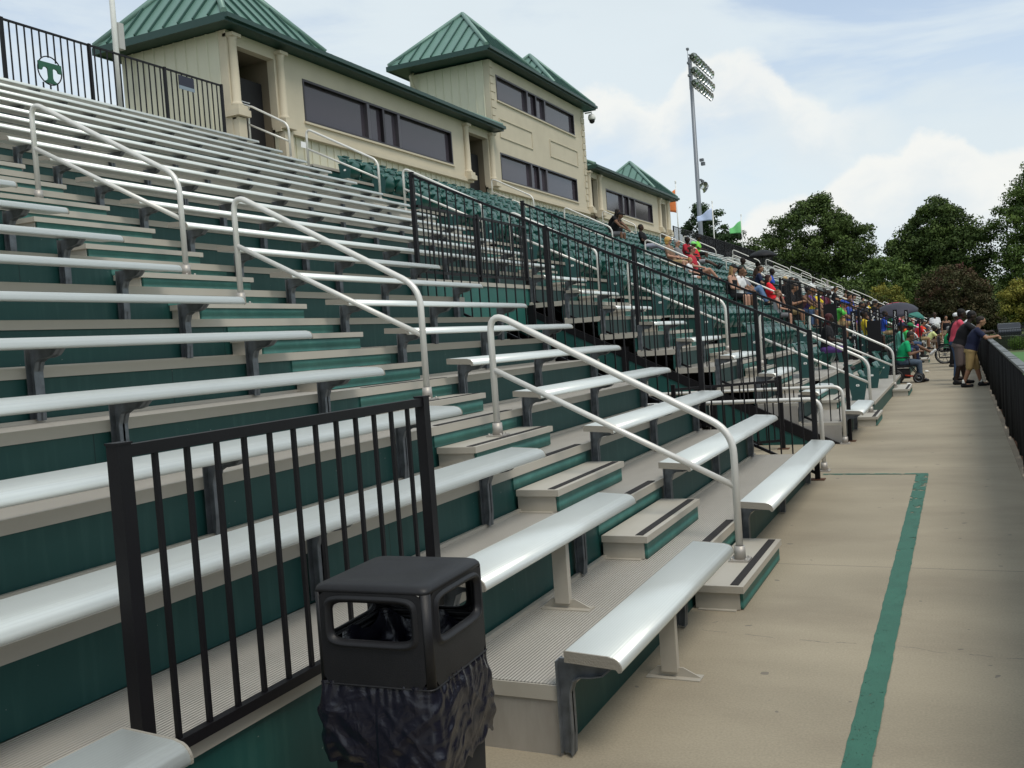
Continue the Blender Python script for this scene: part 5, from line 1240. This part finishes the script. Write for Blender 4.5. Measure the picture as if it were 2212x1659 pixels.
pc(8, 28.0, 'blonde person in brown patterned top leaning back, left of the small child', 'C', 'l', (.20, .13, .09), KH, hair='afro', hairc=(.55, .33, .10), shades=True)
pc(8, 29.0, 'grey-haired person in grey shirt next to the blonde person', 'C', 'l', GRY, KH, hairc=(.3, .29, .28), shades=True)
pc(7, 26.4, 'small child in white shirt between the grey-haired person and the woman in red', 'A', 'l', WHT, WHT, hairc=(.4, .22, .08), scale=.66)
pc(9, 32.9, 'person in dark red shirt sitting behind the child', 'A', 'b', (.36, .02, .035), BK)
pc(11, 41.6, 'person in neon green shirt near the top of the green seats', 'A', 'd', (.25, .72, .10), BK, cap=('cap', BK), hair=None)
pc(9, 34.6, 'person with bright green cap and red shirt, legs stretched out', 'E', 'd', RED, (.3, .3, .32), cap=('cap', (.25, .75, .20)), hair=None, ll=.8)
pc(7, 27.1, 'woman in red polo shirt and sunglasses with crossed bare legs', 'D', 'l', (.42, .03, .05), BK, hair='bun', hairc=(.07, .03, .02), shades=True, ll=.5)
pc(5, 23.7, 'person in black cap with long fair hair and black sleeveless top behind the rail', 'A', 'l', BK, BK, hair='long', hairc=(.35, .22, .1), cap=('cap', BK), sleeve=0)
pc(5, 24.6, 'person with short black hair in white shirt beside the fair-haired person', 'A', 'm', WHT, BK)
pc(5, 25.6, 'person in sunglasses with blue jeans and raised knees', 'F', 't', (.2, .2, .22), (.10, .17, .30), shades=True, ll=2, hairc=(.18, .13, .09))
pc(6, 32.0, 'man in navy polo with white shoulders sitting with his arm out', 'A', 't', NVY, BK, hairc=(.05, .03, .02))
pc(7, 33.6, 'person in dark green jacket under the black umbrella', 'A', 'b', (.02, .04, .03), BK, sleeve=2, ll=2)
pc(7, 36.3, 'person in brown top directly under the black umbrella', 'A', 'b', BRN, BK)
pc(6, 34.2, 'person in bright blue shirt right of the black umbrella', 'A', 'b', BLU, BK)
pc(5, 29.6, 'large woman with long dark hair in a bright red shirt', 'C', 'l', (.72, .02, .03), (.3, .03, .04), hair='long', hairc=(.035, .015, .012), bulk=1.25, sleeve=.9)
pc(4, 25.0, 'girl in pale grey sleeveless top with one hand at her face', 'H', 'l', (.38, .38, .40), GRY, hair='bun', hairc=(.2, .1, .05), scale=.76, sleeve=0)
pc(4, 26.6, 'man with cropped hair in black shirt looking down at his phone', 'G', 't', BK, KH, hairc=(.06, .045, .035), bulk=1.15)
pc(5, 31.7, 'blond person in black shirt with back turned', 'A', 'l', BK, BK, hairc=(.45, .32, .16), rz=R_(60))
pc(5, 32.7, 'person in dark blue top sitting behind the cropped-haired man', 'A', 'm', NVY, BK)
pc(5, 33.8, 'person in dark shirt left of the white jersey', 'A', 'b', BK, JEAN)
pb(11, 52.2, 'man in white jersey sitting high on the far benches', 'B', 'b', WHT, BLU, bulk=1.1)
pc(4, 28.5, 'woman with long dark hair in brown top left of the yellow shirt', 'B', 'm', (.14, .06, .06), JEAN, hair='bun', sleeve=0, ll=2)
pc(4, 29.5, 'woman in purple and black top with sunglasses on her head', 'B', 't', PUR, NVY, hairc=(.2, .09, .04), sleeve=.3)
pc(4, 30.8, 'person in bright yellow shirt and grey brimmed hat', 'B', 'm', YEL, (.25, .25, .15), hair=None, cap=('hat', (.10, .11, .11)))
pb(9, 50.1, 'person in white shirt and white cap on the first far benches', 'B', 'm', WHT, GRY, hair=None, cap=('cap', WHT))
pc(4, 34.0, 'person with curly dark hair behind the yellow shirt', 'A', 'd', (.1, .02, .05), BK, hair='afro')
pc(4, 35.2, 'bald person in maroon shirt behind the rail', 'A', 'b', (.09, .015, .02), BK, hair=None)
pc(3, 29.0, 'person in bright green shirt and royal blue cap near the platform fence', 'B', 't', (.10, .52, .08), KH, hair=None, cap=('cap', BLU))
pc(4, 39.6, 'person in orange shirt bending forward', 'B', 't', ORG, JEAN, bulk=1.15)
pb(9, 59.0, 'person in brown shirt standing out above the orange shirt', 'A', 'd', (.16, .1, .07), BK)
pc(3, 31.5, 'person with tan top behind the platform fence', 'A', 't', (.5, .3, .14), KH, hairc=(.5, .4, .2), sleeve=0)
pc(3, 33.4, 'person in royal blue top behind the platform fence', 'A', 'm', (.03, .06, .28), PUR, hair='bun')
pc(3, 34.7, 'person with black hair and dark blue shirt next to the royal blue top', 'B', 'm', (.04, .05, .09), JEAN)
pb(6, 49.0, 'dark-haired person in slate grey t-shirt leaning forward', 'B', 'm', (.08, .10, .13), KH)
pb(7, 61.0, 'person in black shirt and pale grey cap on the far benches', 'B', 'd', BK, GRY, hair=None, cap=('cap', (.4, .4, .4)))
pc(2, 20.3, 'woman with dark red hair in black and purple low behind the vomitory fence', 'A', 'b', BK, PUR, hair='long', hairc=(.05, .008, .01), scale=.85)
pc(1, 29.6, 'person in pale teal shirt and navy cap behind the man in the wheelchair', 'A', 'd', TEAL, JEAN, hair=None, cap=('cap', NVY), bulk=1.15)
pc(1, 31.8, 'man in green t-shirt and green cap with a white emblem in the front row', 'G', 'b', (.05, .42, .10), NVY, hair=None, cap=('cap', (.03, .2, .07)), bulk=1.1, ll=2)
pc(1, 33.2, 'person in black shorts with bare legs stretched onto the walkway', 'E', 'm', BK, BK, shoe=WHT)
pc(1, 34.4, 'small child in lilac trousers in front of the bare-legged person', 'A', 'm', WHT, (.35, .2, .6), scale=.62, ll=2)
pb(1, 49.2, 'woman in pale yellow top with big dark hair in the front row', 'B', 'm', (.62, .68, .30), (.16, .12, .09), hair='afro')
pb(1, 51.0, 'person in black and white patterned top beside the pale yellow top', 'G', 'm', (.35, .36, .38), BRN)
pb(2, 53.0, 'person in hot pink shirt among the distant front rows', 'A', 'd', (.75, .05, .22), BK)
pb(3, 56.2, 'person shading the eyes with one arm on the distant front rows', 'H', 'm', BK, GRY)
# a scatter of further spectators on the far benches
cols = [(WHT, 'white'), (RED, 'red'), (BK, 'black'), (BLU, 'blue'), (TEAL, 'teal'), (GRY, 'grey'), (GRN, 'green'), (ORG, 'orange'), (BRN, 'brown'), (PINK, 'pink'), (NVY, 'navy'), (YEL, 'yellow')]
rs = random.Random(21); used = set()
for i in range(44):
    k = rs.choice((1, 2, 2, 3, 3, 4, 4, 5, 5, 6, 7)); y = rs.uniform(49, 80)
    if any(abs(y - a) < .8 for a in (47.6, 59.2, 70.4)): continue
    y = round(y / .7) * .7
    if (k, y) in used: continue
    used.add((k, y)); c, nm = rs.choice(cols); c2, nm2 = rs.choice(((JEAN, 'jeans'), (BK, 'black shorts'), (KH, 'khaki shorts'), (GRY, 'grey shorts')))
    pb(k, y, f'distant spectator in {nm} shirt and {nm2}, {ORD[k]} row, {round((y - 48) / .7)} places along far benches', rs.choice('ABCDGH'), rs.choice('dmblt'), c, c2, group='distant spectators on the far benches', hair=rs.choice(('short', 'short', 'long', 'afro', 'bun')), ll=2 if nm2 == 'jeans' else .85)
for i, (j, y) in enumerate(((2, 37.0 - .6), (3, 41.2), (2, 42.8), (3, 44.4), (1, 36.0), (2, 39.4), (4, 42.6), (5, 45.2), (1, 43.9), (2, 30.4))):
    c, nm = rs.choice(cols)
    pc(j, y, f'spectator in {nm} shirt, row {LET[j-1]} of the farther green seats, {ORD[i+1]} of these', rs.choice('ABGC'), rs.choice('dmblt'), c, rs.choice((BK, KH, JEAN)))
# people on the walkway
person('man in navy t-shirt and khaki cargo shorts leaning on the field fence', .06, 24.0, 0, 0, 'M', 't', (.014, .018, .045), (.33, .235, .105), hairc=(.02, .014, .012), ll=1.0, shoe=BK, scale=.96, bulk=1.1, group=None, shades=False)
o = person('tall person in black t-shirt and grey camouflage shorts leaning beside the navy shirt', -.08, 25.0, 0, R_(4), 'N', 'b', BK, (.12, .095, .09), hair='short', hairc=(.008, .007, .007), ll=1.05 - .05, shoe=BK, scale=1.04, bulk=1.08, group=None)
person('person in pink shirt standing behind the black t-shirt at the fence', -.12, 26.6, 0, R_(10), 'Y', 'b', (.55, .07, .11), JEAN, hair='short', hairc=(.008, .007, .007), ll=2, scale=1.03, group=None, shoe=BK)
person('person in white shirt and white cap at the fence beyond the pink shirt', .10, 31.5, 0, R_(0), 'Y', 'd', WHT, BK, hair=None, cap=('cap', WHT), ll=2, scale=1.0, group=None)
person('person in black with white cap at the fence, farthest of the leaning group', -.25, 33.5, 0, R_(0), 'Y', 'd', BK, BK, hair=None, cap=('cap', WHT), ll=2, scale=.98, group=None)
person('bearded man in white t-shirt and black shorts walking up the walkway', -1.15, 55.0, 0, R_(-88), 'W', 'd', WHT, BK, hair=None, ll=1.0, bulk=1.25, scale=1.05, shades=True, shoe=WHT, group=None)
person('woman in black camisole and beige shorts walking beside the man in white', -.62, 55.2, 0, R_(-85), 'X', 't', BK, (.5, .4, .28), hair='bun', sleeve=0, ll=.45, shoe=WHT, scale=.92, group=None)
def socks(pose, b):
    J = POSES[pose]; mb = MB()
    for S in 'LR': a = J['an'+S]; capsule(mb, a + Vector((0, 0, -.02)), .043, a + Vector((0, 0, .055)), .041, 10)
    me = fuse(mb, 'socks', .012); me.materials.append(M_WHITE); link('socks', me, b)
socks('M', bpy.data.objects[[o.name for o in bpy.data.objects if o.get('label', '').startswith('man in navy t-shirt')][0]])
# items: carried bundle, umbrellas
mb = MB(); ellip(mb, (0, 0, 0), (.22, .28, .15)); ellip(mb, (.1, .15, .05), (.12, .12, .1)); ellip(mb, (.05, -.18, .08), (.14, .1, .09)); me = fuse(mb, 'bundle', .03); me.materials.clear(); me.materials.append(plain((.5, .52, .5)))
tag(link('carried_bundle', me, None, (-1.12, 54.66, 1.12)), 'bundle of white and green clothing carried by the man in white', 'bundle')
def umbrella(x, y, z, r, col, label, tilt=(0, 0), col2=None):
    t = empty('umbrella', (x, y, z), label=label, cat='umbrella', group='open umbrellas in the crowd'); t.rotation_euler = (R_(tilt[0]), R_(tilt[1]), R_(20))
    s = MB(); n = 8; rings__ = []
    prof = [(.02, .0), (.3, -.035), (.6, -.14), (.85, -.30), (1.0, -.47)]
    V = []
    for i, (q, h) in enumerate(prof):
        for j in range(n * 3):
            a = 2 * math.pi * j / (n * 3); sc = 1 if j % 3 == 0 else (.955 if i > 1 else 1); V.append((r * q * sc * math.cos(a), r * q * sc * math.sin(a), h * r * (1 if j % 3 == 0 else .93)))
    m_ = n * 3; s.add(V, [(i*m_ + j, i*m_ + (j+1) % m_, (i+1)*m_ + (j+1) % m_, (i+1)*m_ + j) for i in range(4) for j in range(m_)], True)
    me = s.mesh('canopy', plain(col, .6))
    if col2:
        me.materials.append(plain(col2, .6))
        for p in me.polygons:
            if (p.index % m_) // 3 in (0, 1, 2): p.material_index = 1
    o = link('canopy', me, t); so_ = o.modifiers.new('t', 'SOLIDIFY'); so_.thickness = .006
    s = MB(); s.tube([(0, 0, .07), (0, 0, -.85)], .012, 6); s.build('shaft', M_BLACK, t)
    s = MB()
    for j in range(n): a = 2 * math.pi * j / n; s.tube([(0, 0, -.25), (r * .55 * math.cos(a), r * .55 * math.sin(a), -.12 * r)], .004, 4)
    s.build('rib', M_BLACK, t)
umbrella(-6.45, 36.0, 4.55, .56, BK, 'black umbrella held open above the upper green seats')
umbrella(-2.3, 39.6, 1.92 + .35, .92, (.035, .035, .05), 'large dark umbrella with red panels above the front rows', (8, -10), (.40, .03, .06))
umbrella(-1.95, 45.0, 1.95 + .1, .75, (.03, .16, .13), 'dark green umbrella right of the red-panelled one', (5, 12))
# wheelchairs
def wheel(parent, c, r, name='wheel', w=.035):
    o = MB(); prof = []
    n = 28
    ring = [(c[0] + r * math.cos(2*math.pi*i/n), c[1], c[2] + r * math.sin(2*math.pi*i/n)) for i in range(n + 1)]
    o.tube(ring, w * .6, 8, False); t_ = o.build('tyre', M_DARK, parent)
    o = MB(); ring = [(c[0] + r * .88 * math.cos(2*math.pi*i/n), c[1] - .03, c[2] + r * .88 * math.sin(2*math.pi*i/n)) for i in range(n + 1)]; o.tube(ring, .008, 6, False)
    for i in range(10): a = 2 * math.pi * i / 10; o.tube([c, (c[0] + r * .95 * math.cos(a), c[1], c[2] + r * .95 * math.sin(a))], .005, 4)
    o.lathe([(.001, -.03), (.03, -.03), (.03, .03), (.001, .03)], c, 8, 'x'); o.build('rim', M_GALV, t_)
def wheelchair(x, y, rz, label, power=False):
    t = empty('wheelchair', (x, y, 0), rz, label=label, cat='wheelchair', group='wheelchairs')
    s = MB(); s.box(-.22, .24, -.22, .22, .40, .46); s.build('seat', M_DARK, t); s = MB(); s.box(-.27, -.22, -.22, .22, .44, .95); s.build('backrest', M_DARK, t)
    s = MB()
    for q in (-.25, .25): s = MB(); s.tube(fillet([(-.3, q, .95), (-.25, q, .2), (.1, q, .2)], .05), .012, 6); s.tube([(-.25, q, .66), (.2, q, .66)], .022, 6); s.tube(fillet([(.2, q, .66), (.24, q, .42), (.45, q, .12)], .06), .012, 6); s.build('side_frame', M_BLACK, t)
    if power:
        s = MB(); s.box(-.28, .22, -.2, .2, .12, .36); s.build('motor_base', M_DARK, t)
        for q in (-.26, .26): wheel(t, (-.12, q, .17), .15, w=.07); wheel(t, (.42, q, .12), .10, w=.06)
        s = MB(); s.tube([(.1, -.2, .2), (.35, -.2, .16)], .02, 6); s.build('red_trim', plain((.4, .04, .02)), t)
    else:
        for q in (-.29, .29): wheel(t, (-.08, q, .31), .30); wheel(t, (.38, q * .8, .09), .08)
    s = MB(); s.box(.38, .60, -.2, .2, .07, .09); s.build('footrest', M_BLACK, t)
wheelchair(-1.42, 26.55, 0, 'black powered wheelchair with small wheels at the edge of the walkway', True)
person('man in bright green t-shirt and faded jeans sitting in the powered wheelchair', -1.40, 26.55, .02, R_(4), 'G', 'm', (.01, .36, .14), (.07, .10, .14), hairc=(.03, .024, .02), ll=2, shoe=(.02, .02, .025), bulk=1.15, scale=.98, group=None)
wheelchair(-.42, 36.2, R_(0), 'manual wheelchair with large spoked wheel by the field fence')
person('person in green shirt sitting in the manual wheelchair', -.42, 36.2, .0, 0, 'A', 'd', (.02, .33, .12), BK, hairc=(.2, .2, .2), ll=2, group=None)
# small clutter
for i, (x, y) in enumerate(((-1.2, 25.4), (-.95, 31.0))):
    s = MB(); ellip(s, (0, 0, .03), (.06, .05, .035)); ellip(s, (.05, .03, .02), (.03, .04, .02)); me = fuse(s, 'crumpled_paper', .012, 1); me.materials.clear(); me.materials.append(M_WHITE)
    tag(link('crumpled_paper', me, None, (x, y, 0)), ('crumpled white paper on the walkway near the powered wheelchair', 'crumpled white paper lying farther up the walkway')[i], 'litter', 'litter on the walkway')
